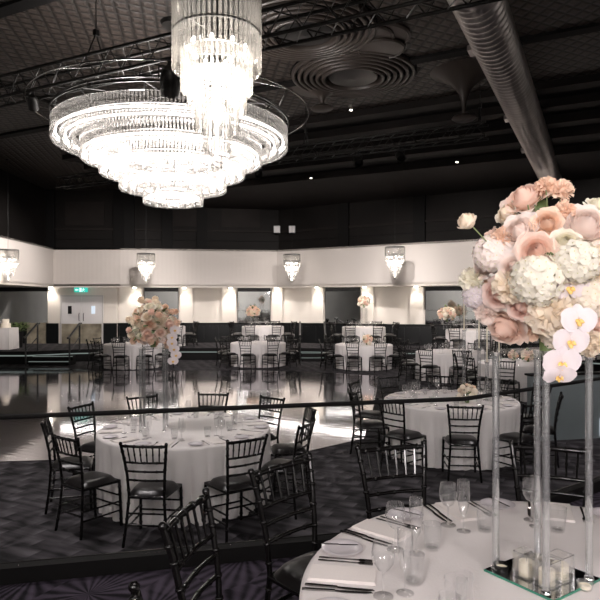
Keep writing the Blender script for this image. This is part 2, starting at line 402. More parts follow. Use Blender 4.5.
m = ext(sofp, SZ0, SZ1, 's', None, .15)
struct('trim_1', m, 'wall_white', uvfun=lambda c: (c.x*1.2+c.y*.4, c.z), label='white pleated soffit band')
m = MB(); m.prism(sofp+[(12.4, 26), (-13.9, 26)], SZ0-.012, SZ0+.05); struct('trim_2', m, 'wall_cream')
m = MB(); m.prism(sofp+[(12.4, 26), (-13.9, 26)], SZ1-.01, SZ1+.05); struct('trim_3', m, 'dark_paint')
m = ext(sofp, SZ1, SZ1+.05, 's', None, .2); struct('trim_4', m, 'wall_cream')
m = ext([(-13.9, 17.6)]+UPP, SZ1+.05, CEIL, 's', None, .15); struct('wall_upper', m, 'dark_paint')
m = ext([(p[0], p[1]-.09) for p in UPP], 4.86, 4.93, 's', None, .10); struct('trim_5', m, 'brown_panel')
m = ext([(p[0], p[1]-.06) for p in UPP], 4.50, 4.53, 's', None, .08); struct('trim_6', m, 'dark_trim')
# dark pilasters on the upper wall
def along(path, i, f, dn=0):
    p, q = path[i], path[i+1]; P, Q = Vector((p[0], p[1], 0)), Vector((q[0], q[1], 0)); t = (Q-P).normalized()
    return P+(Q-P)*f+Vector((-t.y, t.x, 0))*dn, math.atan2(t.y, t.x)
m = MB()
for i, f in ((1, .04), (1, .96), (2, .04), (2, .28), (2, .5), (3, .35), (3, .7)):
    p, r = along(UPP, i, f, -.06); m.box((p.x, p.y, (SZ1+CEIL)/2), (.42, .14, CEIL-SZ1), r)
struct('trim_7', m, 'dark_trim')
m = MB()
for i, f in ((1, .5), (2, .4), (2, .75)):
    p, r = along(UPP, i, f, -.02); m.box((p.x, p.y, 5.5), (1.5, .05, .9), r)
struct('trim_8', m, 'brown_panel')
# lower wall, dado, skirting
m = ext(LOW, PLAT, SZ0, 's', None, .15); struct('wall_back', m, 'wall_cream')
DAD = [(p[0], p[1]-.07) for p in LOW]
m = ext(DAD, PLAT, 1.23, 's', None, .08)
for i in range(4):
    ln = (Vector(LOW[i+1]+(0,))-Vector(LOW[i]+(0,))).length
    for k in range(int(ln/.6)):
        p, r = along(DAD, i, (k+.5)*.6/ln, -.012); m.box((p.x, p.y, .82), (.5, .02, .6), r)
struct('trim_9', m, 'dado')
m = ext([(p[0], p[1]-.03) for p in DAD], 1.20, 1.25, 's', None, .05); struct('trim_10', m, 'dark_trim')

# soffit lip and hidden warm strip, both added to brighten the mirrored wall
m = ext(SOF, 2.655, SZ0, 's', None, .06); struct('trim_33', m, 'wall_cream')
m = ext([(p[0]+.1, p[1]+.40) for p in SOF[1:]], SZ0-.04, SZ0-.012, 's', None, .05)
tag(link('fill_strip', m.mesh('fill_strip', 'fill_glow')), 'added warm fill strip hidden behind the lower lip of the white soffit', 'light')

# far wall: pixel column -> point on the lower wall
def low_at(px, dn=0):
    k = (px-300)/600
    for i in range(len(LOW)-1):
        p, q = Vector(LOW[i]), Vector(LOW[i+1]); d = q-p
        # p + d f, x = k*y
        den = d.x-k*d.y
        f = (k*p.y-p.x)/den
        if 0 <= f <= 1:
            v, r = along(LOW, i, f, dn); return v, r, i
def panel_between(x0, x1, z0, z1, dn, thick):
    a, r, _ = low_at(x0, dn); b, r2, _ = low_at(x1, dn)
    c = (a+b)/2; d = b-a; r = math.atan2(d.y, d.x)
    mm = MB(); mm.box((0, 0, 0), (d.length, thick, z1-z0)); return mm, (c.x, c.y, (z0+z1)/2), r
def mirror(x0, x1, label, mat='mirror_dark'):
    mm, c, r = panel_between(x0, x1, 1.26, 2.54, -.03, .02)
    o = link('wall_mirror', None, None, (c[0], c[1], 1.26), (0, 0, r))
    tag(o, label, 'mirror', 'tall tinted mirrors along the far wall')
    link('mirror_glass', mm.mesh('mirror_glass', mat), o, (0, 0, .64))
    w = (Vector(low_at(x1)[0])-Vector(low_at(x0)[0])).length
    f = MB()
    for s in (-1, 1): f.box((s*(w/2+.012), -.004, .72), (.024, .035, 1.44))
    f.box((0, -.004, 1.36), (w, .035, .16))
    link('mirror_frame', f.mesh('mirror_frame', 'black_metal'), o)
mirror(-5, 48, 'wide tinted wall mirror at the far left, left of the white double door')
mirror(145, 178, 'tinted wall mirror behind the flowers, right of the white double door')
mirror(238, 270, 'narrow tinted wall mirror behind the table under the second small chandelier')
mirror(326, 360, 'tinted wall mirror in the middle, left of the tall far centrepiece')
mirror(426, 487, 'tinted wall mirror at the right, partly behind the pink flowers')
mirror(545, 600, 'tinted wall mirror at the right edge behind the big bouquet')
# white pilasters between the mirrors
k = 11
for x0, x1 in ((120, 143), (180, 193), (222, 236), (272, 283), (312, 324), (362, 374), (410, 424), (489, 502), (528, 543)):
    mm, c, r = panel_between(x0, x1, 1.26, 2.70, -.05, .06)
    o = link('trim_%d' % k, mm.mesh('pilaster', 'wall_cream'), None, c, (0, 0, r)); o['kind'] = 'structure'; k += 1
# downlights in the soffit, washing the pilasters
wash = [(53, 1), (136, 1), (185, .7), (231, 1.5), (276, .9), (319, .8), (366, 1.3), (417, .8), (495, .7), (535, .7)]
dl = MB(); dl.lathe([(.075, .0), (.085, -.012), (.11, -.012), (.11, .0)], 20); dlm = dl.mesh('downlight_ring', 'door', True)
dg = MB(); dg.ball((0, 0, -.01), .075, 12, 6, (1, 1, .45)); dgm = dg.mesh('downlight_lens', 'spot', True)
names = ['left of the exit sign', 'right of the double door', 'right of the second mirror', 'left of the narrow mirror',
         'right of the narrow mirror', 'left of the middle mirror', 'above the tall far centrepiece', 'left of the right mirror', 'behind the pink bouquet', 'behind the right side of the bouquet']
for (px, s), nm in zip(wash, names):
    v, r, _ = low_at(px, -.30)
    place(sp('downlight', None, [sp('trim_ring', dlm), sp('lens', dgm)]), (v.x, v.y, SZ0-.012), 0,
          'bright round downlight under the white soffit, '+nm, 'downlight', 'downlights under the soffit')
    ld = bpy.data.lights.new('downlight_beam', 'SPOT'); ld.energy = 60*s; ld.color = (1, .92, .84); ld.spot_size = math.radians(120); ld.spot_blend = .8; ld.shadow_soft_size = .05
    lo = link('downlight_beam', ld, None, (v.x, v.y, SZ0-.07), (0, 0, 0))

# ceiling slab with relief and seams
def uvc(c): return (c.x*UX.x+c.y*UX.y, c.x*UW.x+c.y*UW.y)
mb = MB(); mb.box(((XL+XR)/2, (YB+YF)/2, CEIL+.1), (XR-XL, YF-YB, .2)); struct('ceiling', mb, 'ceiling', uvfun=uvc)
def ubox(mm, u0, u1, w0, w1, z0, z1):
    mm.prism([uw(u0, w0)[:2], uw(u1, w0)[:2], uw(u1, w1)[:2], uw(u0, w1)[:2]], z0, z1)
m = MB()
for w in (1.42, 5.87, 10.33): ubox(m, -17, 12, w-.11, w+.11, CEIL-.05, CEIL)
for u in (-10.5, -1.6, 7.3): ubox(m, u-.05, u+.05, -3, 12.4, CEIL-.03, CEIL)
struct('trim_30', m, 'dark_trim')
m = MB()
for i, (w, dz) in enumerate(((12.5, .14), (13.3, .27), (14.1, .40), (14.9, .52), (16.2, .62))):
    ubox(m, -14, 7, w, w+.35 if i < 4 else 24, CEIL-dz, CEIL)
struct('trim_31', m, 'brown_panel')
m = MB()
for i, (w, dz) in enumerate(((12.85, .10), (13.65, .2), (14.45, .3), (15.25, .42))):
    ubox(m, -14, 7, w, w+.5 if i < 3 else w+1, CEIL-dz, CEIL)
struct('trim_32', m, 'dark_trim')
# remaining walls
m = MB(); m.box((XL-.1, (YB+YF)/2, CEIL/2), (.2, YF-YB, CEIL)); struct('wall_left', m, 'grey_wall')
m = MB(); m.box((XR+.1, (YB+YF)/2, CEIL/2), (.2, YF-YB, CEIL)); struct('wall_right', m, 'grey_wall')
m = MB(); m.box(((XL+XR)/2, YB-.1, CEIL/2), (XR-XL, .2, CEIL)); struct('wall_front', m, 'grey_wall')
m = MB(); m.box(((XL+XR)/2, YF+.1, CEIL/2), (XR-XL, .2, CEIL)); struct('wall_rear', m, 'dark_paint')

# white wall bay with the double door
mm, c, r = panel_between(49, 118, PLAT, 2.71, -.09, .12)
o = link('wall_door', mm.mesh('wall_door', 'wall_cream'), None, c, (0, 0, r)); o['kind'] = 'structure'
a, r, _ = low_at(63, -.15); b, _, _ = low_at(103, -.15); W = (b-a).length; cc = (a+b)/2
dr = link('door_1', None, None, (cc.x, cc.y, PLAT), (0, 0, r)); dr['kind'] = 'structure'
top = 2.33-PLAT
f = MB()
for s in (-1, 1): f.box((s*(W/2+.03), -.01, top/2), (.06, .08, top))
f.box((0, -.01, top+.03), (W+.12, .08, .06)); link('door_frame', f.mesh('door_frame', 'frame'), dr)
for s in (-1, 1):
    lf = MB(); lf.box((s*W/4, -.02, .8+(top-.8)/2), (W/2-.01, .05, top-.8)); d_ = link('door_leaf', lf.mesh('door_leaf', 'door'), dr)
    kp = MB(); kp.box((s*W/4, -.02, .4), (W/2-.01, .05, .8)); link('kick_plate', kp.mesh('kick_plate', 'brass_mirror'), dr)
    hd = MB(); hd.path([(s*.09, -.05, .92), (s*.09, -.10, .95), (s*.09, -.10, 1.2), (s*.09, -.05, 1.23)], .014, 6); link('door_handle', hd.mesh('door_handle', 'black_metal', True), d_)
    vw = MB(); vw.box((s*W*.29, -.055, 1.36), (.15, .012, .32)); link('vision_pane', vw.mesh('vision_pane', 'dark_trim' if s < 0 else 'white_glow'), d_)  # right pane is no lamp, its brightness is painted as glow
mm, c, r = panel_between(103.5, 118, PLAT, 1.25, -.17, .03); o = link('trim_40', mm.mesh('t', 'dado'), None, c, (0, 0, r)); o['kind'] = 'structure'
mm, c, r = panel_between(28, 47, PLAT, 1.26, -.10, .03)
tag(link('wall_mirror', mm.mesh('wall_mirror', 'brass_mirror'), None, c, (0, 0, r)), 'low antiqued gold mirror panel below the wide left mirror', 'mirror')
mm, c, r = panel_between(48, 60, PLAT, 1.25, -.17, .03); o = link('trim_41', mm.mesh('t', 'dado'), None, c, (0, 0, r)); o['kind'] = 'structure'
# exit sign
v, r, _ = low_at(83, -.30)
ex = link('exit_sign', None, None, (v.x, v.y, 2.50), (0, 0, r)); tag(ex, 'small glowing green running man exit sign above the white double door', 'exit sign')
m = MB(); m.box((0, .03, .1), (.52, .05, .19)); link('sign_body', m.mesh('sign_body', 'exit_green'), ex)
m = MB(); y = -.002
def ply(mm, pts, y0=-.004, y1=.006):
    n = len(pts); mm.add([(p[0], y0, p[1]) for p in pts]+[(p[0], y1, p[1]) for p in pts], [tuple(range(n)), tuple(range(2*n-1, n-1, -1))]+[(k, n+k, n+(k+1) % n, (k+1) % n) for k in range(n)])
ply(m, [(-.05, .02), (.03, .02), (.03, .18), (-.05, .18)]); link('doorway_symbol', m.mesh('doorway_symbol', 'exit_white'), ex)
m = MB()
m.ball((.105, 0, .16), .017, 8, 5, (1, .4, 1))
for pts in (((.09,.14),(.12,.13),(.11,.08),(.08,.09)), ((.09,.09),(.11,.08),(.16,.045),(.15,.03)), ((.08,.09),(.10,.08),(.06,.02),(.04,.02)), ((.11,.13),(.115,.115),(.16,.10),(.155,.12)), ((.09,.14),(.095,.125),(.055,.10),(.05,.115))): ply(m, pts)
link('running_figure', m.mesh('running_figure', 'exit_white'), ex)
m = MB(); ply(m, [(-.23,.10),(-.17,.15),(-.17,.12),(-.09,.12),(-.09,.08),(-.17,.08),(-.17,.05)]); link('arrow', m.mesh('arrow', 'exit_white'), ex)
m = MB(); m.path([(0, .03, .19), (0, .03, .22)], .01, 6); link('hanger', m.mesh('hanger', 'black_metal'), ex)

# steps with handrails up to the far platform
def steps(cx, y, w, label, tops):
    o = link('step_unit', None, None, (cx, y, 0)); tag(o, label, 'steps')
    for i in range(2):
        m = MB(); m.box((0, .15+.3*i, (.145*(i+1))/2), (w, .3 if i == 0 else .3, .145*(i+1))); tr = link('tread', m.mesh('tread', 'dark_trim'), o)
        m = MB(); m.box((0, .3*i-.004, .145*(i+1)-.012), (w, .012, .018)); link('nosing', m.mesh('nosing', 'led'), tr)
    for s, nm in ((-1, 'left'), (1, 'right')):
        h = link('handrail', None, None, (cx+s*(w/2+.05), y-.05, 0)); tag(h, 'black metal handrail at the %s of the %s' % (nm, tops), 'handrail')
        m = MB(); m.path([(0, -.05, 0), (0, -.05, .95)], .03, 8); m.path([(0, -.05, 0), (0, -.05, .01)], .06, 10); link('post', m.mesh('post', 'black_metal'), h)
        m = MB(); m.path([(0, .85, PLAT), (0, .85, 1.36)], .03, 8); link('post', m.mesh('post', 'black_metal'), h)
        m = MB(); m.path([(0, -.2, .93), (0, -.05, .97), (0, .85, 1.37), (0, 1.0, 1.37)], .035, 8); m.path([(0, -.05, .5), (0, .85, .9)], .018, 6); link('rail', m.mesh('rail', 'black_metal'), h)
steps(-8.35, 19.95, 1.35, 'black two tread steps with lit edges below the double door', 'lit steps below the double door')
steps(.45, 21.27, .8, 'black two tread steps to the far platform, between the two middle tables', 'small steps between the two middle tables')

# ------------------------------------------------------------------ glass balustrade on the near platform
GB = link('glass_balustrade', None, None, (-.3, 4.05, PLAT)); tag(GB, 'frameless glass balustrade with thin black handrail along the near platform edge', 'balustrade')
org = Vector((-.3, 4.05, PLAT))
def gpt(x, y, z): return Vector((x, y, z))-org
line1 = lambda X: 3.70+.228*(X+1.85)
js = [-9.18, -8.04, -6.90, -5.76, -4.62, -3.41, -2.23, -1.04, .07, 1.20]
rail_pts = [gpt(x, line1(x)-.04, PLAT+1.01) for x in (js[0], js[-1])]
seg2 = [(1.20+k*.92, line1(1.20)+k*.92*.735) for k in range(1, 7)]
rail_pts += [gpt(p[0], p[1]-.04, PLAT+1.01) for p in seg2]
m = MB(); m.path(rail_pts, .0155, 10); link('handrail', m.mesh('handrail', 'dark_trim', True), GB)
pts = [(x, line1(x)-.04) for x in js]+[(p[0], p[1]-.04) for p in seg2]
m = MB()
for p, q in ((pts[0], pts[9]), (pts[9], pts[-1])):
    d = Vector(q)-Vector(p); c = (Vector(p)+Vector(q))/2; m.box((c.x-org.x, c.y-org.y, .05), (d.length+.02, .085, .098), math.atan2(d.y, d.x))
link('base_channel', m.mesh('base_channel', 'dark_trim'), GB)
m = MB()
for p, q in ((pts[0], pts[9]), (pts[9], pts[-1])):
    d = Vector(q)-Vector(p); c = (Vector(p)+Vector(q))/2; m.box((c.x-org.x, c.y-org.y+.038, .102), (d.length, .007, .004), math.atan2(d.y, d.x))
link('channel_edge', m.mesh('channel_edge', 'steel'), GB)
for p, q in zip(pts[:-1], pts[1:]):
    d = Vector(q)-Vector(p); c = (Vector(p)+Vector(q))/2
    m = MB(); m.box((c.x-org.x, c.y-org.y, .55), (d.length-.012, .010, .90), math.atan2(d.y, d.x)); link('glass_panel', m.mesh('glass_panel', 'panel_glass'), GB)

# ------------------------------------------------------------------ chiavari chair
def chair_spec():
    lac = 'black_lacquer'
    def ringed(mm, pts, r, rings):
        mm.path(pts, r, 8)
        P = [Vector(p) for p in pts]
        for t in rings:
            tot = t*(len(P)-1); i = min(int(tot), len(P)-2); q = P[i].lerp(P[i+1], tot-i); dd = (P[i+1]-P[i]).normalized()*.008
            mm.path([q-dd, q-dd*.4, q+dd*.4, q+dd], [r, r*1.35, r*1.35, r], 8)
    kids = []
    # rear legs run up into the back posts
    def post(s): return [(s*.195, -.235, 0), (s*.174, -.205, .22), (s*.158, -.19, .44), (s*.168, -.205, .62), (s*.185, -.235, .78), (s*.202, -.268, .905)]
    for s in (-1, 1):
        m = MB(); ringed(m, post(s), .0135, (.1, .22, .34, .46, .56, .68, .8, .9)); m.ball((s*.203, -.271, .915), .017, 8, 6)
        kids.append(sp('leg', m.mesh('leg', lac, True)))
    for s in (-1, 1):
        m = MB(); ringed(m, [(s*.200, .205, 0), (s*.197, .195, .22), (s*.193, .185, .44)], .0145, (.15, .3, .5, .7, .85)); m.ball((s*.2, .205, .008), .012, 8, 4)
        kids.append(sp('leg', m.mesh('leg', lac, True)))
    m = MB()
    m.path([(-.193, .185, .43), (.193, .185, .43)], .016, 8); m.path([(-.158, -.19, .43), (.158, -.19, .43)], .016, 8)
    for s in (-1, 1): m.path([(s*.158, -.19, .43), (s*.193, .185, .43)], .016, 8)
    m.prism([(-.17, -.185), (.17, -.185), (.19, .18), (-.19, .18)], .42, .442)
    kids.append(sp('seat_frame', m.mesh('seat_frame', lac, True)))
    # cushion: rounded pillow
    m = MB(); rows = []
    n = 12
    for i in range(n+1):
        row = []
        for j in range(n+1):
            a, b = -1+2*i/n, -1+2*j/n
            y = a*.198; w = .182+.022*(a+1)/2; x = b*w
            # superellipse corners
            e = max(abs(a), abs(b)); q = (abs(a)**4+abs(b)**4)**.25
            k = e/q if q > 0 else 1; x *= k; y *= k
            h = (1-e**6); row.append((x, y-.002, .443+.045*h**.6*(1+.15*(1-e**2))))
        rows.append(row)
    m.grid(rows)
    rim = rows[0]+[r[-1] for r in rows[1:]]+rows[-1][-2::-1]+[r[0] for r in rows[-2:0:-1]]
    m.prism([(p[0], p[1]) for p in rim][::-1], .441, .4435)
    kids.append(sp('seat_cushion', m.mesh('seat_cushion', 'black_vinyl', True)))
    # backrest: top rail, three lower rails and the spindles
    def post_at(z, s):
        P = [Vector(p) for p in post(s)]
        for a, b in zip(P[:-1], P[1:]):
            if a.z <= z <= b.z: return a.lerp(b, (z-a.z)/(b.z-a.z))
    def rail(mm, z, r, bow=.018, rings=()):
        a, b = post_at(z, -1), post_at(z, 1); pts = []
        for k in range(9):
            t = k/8; q = a.lerp(b, t); q.y -= bow*sin(PI*t); pts.append(q)
        ringed(mm, pts, r, rings); return pts
    m = MB(); tr = rail(m, .895, .0135, rings=(.1, .3, .5, .7, .9)); top = sp('top_rail', m.mesh('top_rail', lac, True))
    m = MB(); r2 = rail(m, .745, .010, rings=(.2, .5, .8)); rail(m, .665, .010, rings=(.2, .5, .8)); rail(m, .585, .010, rings=(.2, .5, .8))
    sps = []
    for k in range(1, 7):
        t = k/7; i = t*8; i0 = int(i); A = Vector(tr[i0]).lerp(Vector(tr[min(i0+1, 8)]), i-i0); B = Vector(r2[i0]).lerp(Vector(r2[min(i0+1, 8)]), i-i0)
        s_ = MB(); s_.path([B, A], .0068, 6); q = A.lerp(B, .5); dd = (A-B).normalized()*.006; s_.path([q-dd, q+dd], .0092, 6)
        sps.append(sp('spindle', s_.mesh('spindle', lac, True)))
    kids.append(sp('backrest', m.mesh('backrest', lac, True), [top]+sps))
    # stretchers
    def leg_at(z, fx, rear):
        if rear: return post_at(z, fx)
        t = z/.44; return Vector((fx*(.2-.007*t), .205-.02*t, z))
    for (za, zb) in (((.17, .27), 'side'), ((.17, .27), 'front')):
        pass
    for s in (-1, 1):
        m = MB()
        for z in (.15, .235): ringed(m, [leg_at(z, s, True), leg_at(z, s, False)], .009, (.3, .7))
        kids.append(sp('stretcher', m.mesh('stretcher', lac, True)))
    for rear in (True, False):
        m = MB()
        for z in (.19, .29) : ringed(m, [leg_at(z, -1, rear), leg_at(z, 1, rear)], .009, (.3, .7))
        kids.append(sp('stretcher', m.mesh('stretcher', lac, True)))
    return sp('chiavari_chair', None, kids)
CHAIR = chair_spec()

# ------------------------------------------------------------------ tables and cloths
def cloth_mesh(R, H, seed, folds=34, amp=.055):
    rnd = random.Random(seed); n = 208; m = MB(); ph = [rnd.random()*6.28 for _ in range(4)]
    def fold(a, t):
        w = 1-abs(sin(folds*.5*a+ph[0]+.5*sin(3*a+ph[1]))); w2 = 1-abs(sin(folds*.25*a+ph[2]+.8*sin(2*a+ph[3])))
        return -amp*(w**1.6+1.1*w2**2.2)*t
    prof = [(.02, H), (.5*R, H), (.93*R, H), (.985*R, H-.001), (R, H-.010), (R+.003, H-.03)]
    rings = []
    for r, z in prof: rings.append([(r*cos(2*PI*k/n), r*sin(2*PI*k/n), z) for k in range(n)])
    for i in range(1, 9):
        t = i/8; z = (H-.03)*(1-t)+.012*t
        rr = []
        for k in range(n):
            a = 2*PI*k/n; f = fold(a, min(1, t**.7*1.1)); r = R+.006+.012*t+f
            rr.append((r*cos(a), r*sin(a), z+.004*sin(folds*a)*t))
        rings.append(rr)
    vs = [v for r in rings for v in r]; fs = []
    for i in range(len(rings)-1):
        for k in range(n): k2 = (k+1) % n; fs.append((i*n+k, (i+1)*n+k, (i+1)*n+k2, i*n+k2))
    fs.append(tuple(range(n)))
    m.add(vs, fs); return m.mesh('tablecloth', 'linen', True)
def table_spec(R):
    m = MB(); m.lathe([(0.001, .728), (R-.02, .728), (R-.012, .738), (R-.02, .750), (0.001, .750)], 40); top = m.mesh('tabletop', 'brown_panel', True)
    ks = [sp('tabletop', top)]
    for k in range(4):
        a = PI/4+PI/2*k; m = MB(); m.path([(.5*R*cos(a), .5*R*sin(a), .728), (.6*R*cos(a), .6*R*sin(a), .0)], .016, 6); ks.append(sp('leg', m.mesh('leg', 'black_metal', True)))
    return sp('round_table', None, ks)
CL = {}
def table(c, z, R, tname, seed=1, group='round banquet tables'):
    key = (R, seed)
    if R not in CL: CL[R] = table_spec(R)
    if key not in CL: CL[key] = cloth_mesh(R, .757, seed)
    place(CL[R], (c[0], c[1], z), seed, 'covered round banquet table, '+tname, 'table', group)
    tag(link('tablecloth', CL[key], None, (c[0], c[1], z), (0, 0, seed*.7)), 'floor length white cloth over '+tname, 'tablecloth', 'white tablecloths')
    return z+.758

POS10 = ['front left of centre', 'front right of centre', 'front right corner', 'right side', 'back right corner',
         'back right of centre', 'back left of centre', 'back left corner', 'left side', 'front left corner']
def ring_angles(c, n, off=0):
    """seat angles, first one just left of the point nearest the camera"""
    base = math.atan2(-c[1], -c[0])
    return [base-PI/n+2*PI*k/n+off for k in range(n)]
def chair_at(c, a, r, z, label, group, jit=0, seatjit=0):
    x, y = c[0]+cos(a)*r, c[1]+sin(a)*r
    return place(CHAIR, (x, y, z), a+PI/2+jit, label, 'chair', group)

# ------------------------------------------------------------------ table ware
def wine_glass():
    m = MB(); n = 20
    m.lathe([(.034, .001), (.033, .003), (.006, .006), (.0035, .012), (.0035, .075), (.006, .082), (.022, .092), (.036, .115), (.039, .138), (.036, .165), (.0315, .182)], n)
    b = m.mesh('wine_glass', 'glass', True)
    return sp('wine_glass', b)
def flute():
    m = MB(); m.lathe([(.030, .001), (.029, .003), (.005, .006), (.0035, .012), (.0035, .06), (.006, .068), (.016, .085), (.024, .125), (.0265, .165), (.0255, .215)], 20)
    return sp('champagne_flute', m.mesh('champagne_flute', 'glass', True))
def tumbler():
    m = MB(); n = 40; vs = []
    prof = [(.001, .004), (.024, .004), (.027, .0), (.0295, .006), (.033, .04), (.036, .080), (.0375, .1)]
    rows = []
    for r, z in prof: rows.append([((r+(.0009*(k % 2) if .005 < z < .085 else 0))*cos(2*PI*k/n), (r+(.0009*(k % 2) if .005 < z < .085 else 0))*sin(2*PI*k/n), z) for k in range(n+1)])
    m.grid(rows)
    m.lathe([(.0375, .1), (.036, .1), (.032, .045), (.028, .012), (.001, .010)], n)
    return sp('tumbler', m.mesh('tumbler', 'glass', True))
def fork():
    m = MB(); h = .0025
    m.prism([(-.004, -.1), (.004, -.1), (.0055, -.085), (.0028, .02), (.004, .045), (.0105, .055), (.0105, .07), (-.0105, .07), (-.0105, .055), (-.004, .045), (-.0028, .02), (-.0055, -.085)], .001, .001+h)
    for k in range(4): x = -.009+.006*k; m.prism([(x-.0014, .07), (x+.0014, .07), (x+.0009, .102), (x-.0009, .102)], .001, .001+h)
    return sp('fork', m.mesh('fork', 'steel'))
def knife():
    a = MB(); a.prism([(-.005, -.12), (.005, -.12), (.0065, -.1), (.005, -.01), (-.005, -.01), (-.0065, -.1)], .001, .006)
    b = MB(); b.prism([(-.005, -.01), (.006, -.01), (.010, .02), (.009, .09), (.002, .115), (-.005, .108)], .0015, .0035)
    return sp('knife', None, [sp('handle', a.mesh('handle', 'steel')), sp('blade', b.mesh('blade', 'steel'))])
def plate():
    m = MB(); m.lathe([(.001, .003), (.045, .003), (.052, .006), (.078, .013), (.080, .012), (.053, .001), (.04, 0), (.001, 0)], 36)
    return sp('bread_plate', m.mesh('bread_plate', 'china', True))
def napkin():
    m = MB(); rows = []
    for lay in range(3): m.box((0, 0, .0015+lay*.003), (.118-.003*lay, .235-.004*lay, .0025), .004*lay)
    m.path([(-.057, -.115, .0045), (-.057, .115, .0045)], .0042, 8)
    return sp('folded_napkin', m.mesh('folded_napkin', 'napkin'))
WG, FL, TU, FK, KN, PL, NP = wine_glass(), flute(), tumbler(), fork(), knife(), plate(), napkin()
def setting(c, zt, R, a, seat, tname, rnd, full=True):
    s = Vector((cos(a), sin(a), 0)); f = -s; rt = Vector((f.y, -f.x, 0)); rz = math.atan2(f.y, f.x)-PI/2
    def put(spec, r, t, name, cat, grp, dr=0, z=0, sc=1):
        p = Vector((c[0], c[1], zt+z))+s*r+rt*t
        return place(spec, p, rz+dr, name, cat, grp, sc)
    j = lambda k: (rnd.random()-.5)*k
    e = ' at '+seat+' of '+tname
    put(NP, R-.15, 0, 'folded cream napkin'+e, 'napkin', 'napkins', j(.06))
    put(PL, R-.13, -.215, 'small white bread plate'+e, 'plate', 'bread plates')
    put(FK, R-.15, -.105, 'inner silver fork'+e, 'fork', 'forks', j(.1))
    put(FK, R-.155, -.078, 'outer silver fork'+e, 'fork', 'forks', j(.1)) if False else None
    put(KN, R-.15, .095, 'inner silver knife'+e, 'knife', 'knives', j(.08))
    if full:
        put(FK, R-.15, -.13, 'outer silver fork'+e, 'fork', 'forks', j(.1))
        put(KN, R-.145, .12, 'outer silver knife'+e, 'knife', 'knives', j(.08))
        put(KN, R-.12, -.232, 'butter knife on the bread plate'+e, 'knife', 'butter knives', .1, .0125, .62)
    put(WG, R-.30+j(.02), .125+j(.02), 'stemmed wine glass'+e, 'glass', 'wine glasses')
    put(FL, R-.37+j(.02), .105+j(.02), 'tall champagne flute'+e, 'glass', 'champagne flutes')
    put(TU, R-.39+j(.02), .015+j(.02), 'ribbed glass tumbler'+e, 'glass', 'tumblers')

# ------------------------------------------------------------------ flowers
def patch(mm, fn, nu=5, nv=5, mi=0):
    mm.cur = mi
    mm.grid([[fn(i/(nu-1), -1+2*j/(nv-1)) for j in range(nv)] for i in range(nu)])
def rose(seed, R=.045, pts=27, open_=1.0):
    """tight spiral bud in the middle, wider frilled petals rolling back around it"""
    rnd = random.Random(seed); m = MB()
    for k in range(pts):
        t = k/(pts-1); a0 = k*2.4+rnd.random()*.3; outer = max(0, (t-.35)/.65)
        rad = R*(.08+.62*t); top = R*(.62-.50*t**1.3+.05*rnd.random()); wid = (1.5-.75*t)*(.9+.25*rnd.random()); flare = R*(.02+.52*outer**1.2)*open_
        ru = rnd.random()*6; nf = 3.5+rnd.random()*2.5
        def fn(u, v):
            w = wid*(.4+.6*sin(PI*min(1, u*.60+.12)))*v; a = a0+w
            bul = sin(PI*u)*R*.10
            rr = rad*(.55+.45*min(1, u*1.6))+bul+flare*u**2.2+R*.07*outer*sin(nf*v+ru)*u**3
            z = -R*.42+(top+R*.42)*u*(1-.10*v*v)-flare*.38*u**4+R*(.02+.07*outer)*cos(nf*1.4*v+ru)*u**3
            if abs(v) < .3: z += R*.05*outer*u**3
            return (rr*cos(a), rr*sin(a), z)
        patch(m, fn, 7, 8)
    m.ball((0, 0, -R*.20), R*.52, 10, 6, (1, 1, .8))
    m.ball((0, 0, R*.2), R*.10, 8, 6, (1, 1, 4))
    return m
def carnation(seed, R=.035):
    rnd = random.Random(seed); m = MB()
    for k in range(46):
        # direction on the upper dome
        z = 1-(k+.5)/46*1.25; a0 = k*2.4; s = math.sqrt(max(0, 1-z*z)); d = Vector((s*cos(a0), s*sin(a0), z))
        side = d.cross(Vector((rnd.random()-.5, rnd.random()-.5, rnd.random()-.5))).normalized(); up = side.cross(d); ru = rnd.random()*6; L_ = R*(.85+.25*rnd.random())
        def fn(u, v):
            p = d*(L_*(.25+.75*u))+side*(v*R*.42*u)+up*(R*.10*sin(4.5*v+ru)*u+R*.22*u*u)
            return tuple(p)
        patch(m, fn, 4, 7)
    m.ball((0, 0, 0), R*.6, 8, 5)
    return m
def hydrangea(seed, R=.055, n=60, mi_eye=1):
    rnd = random.Random(seed); m = MB()
    m.cur = 0; m.ball((0, 0, 0), R*.72, 10, 7)
    for k in range(n):
        z = 1-(k+.5)/n*1.45; a0 = k*2.4; s = math.sqrt(max(0, 1-z*z)); d = Vector((s*cos(a0), s*sin(a0), z)); o = d*R*(.86+.16*rnd.random())
        x = d.orthogonal().normalized(); x.rotate(Matrix.Rotation(rnd.random()*6, 3, d)); y = d.cross(x)
        for q in range(4):
            ax = x*cos(q*PI/2)+y*sin(q*PI/2); ay = d.cross(ax); r = R*.27
            def fn(u, v): return tuple(o+ax*(r*u)+ay*(v*r*.62*sin(PI*min(1, .12+u*.75)))+d*(r*.25*u*u-.12*r*v*v*u))
            patch(m, fn, 4, 4)
        m.cur = mi_eye; m.ball(o+d*.001, R*.035, 5, 3)
    return m
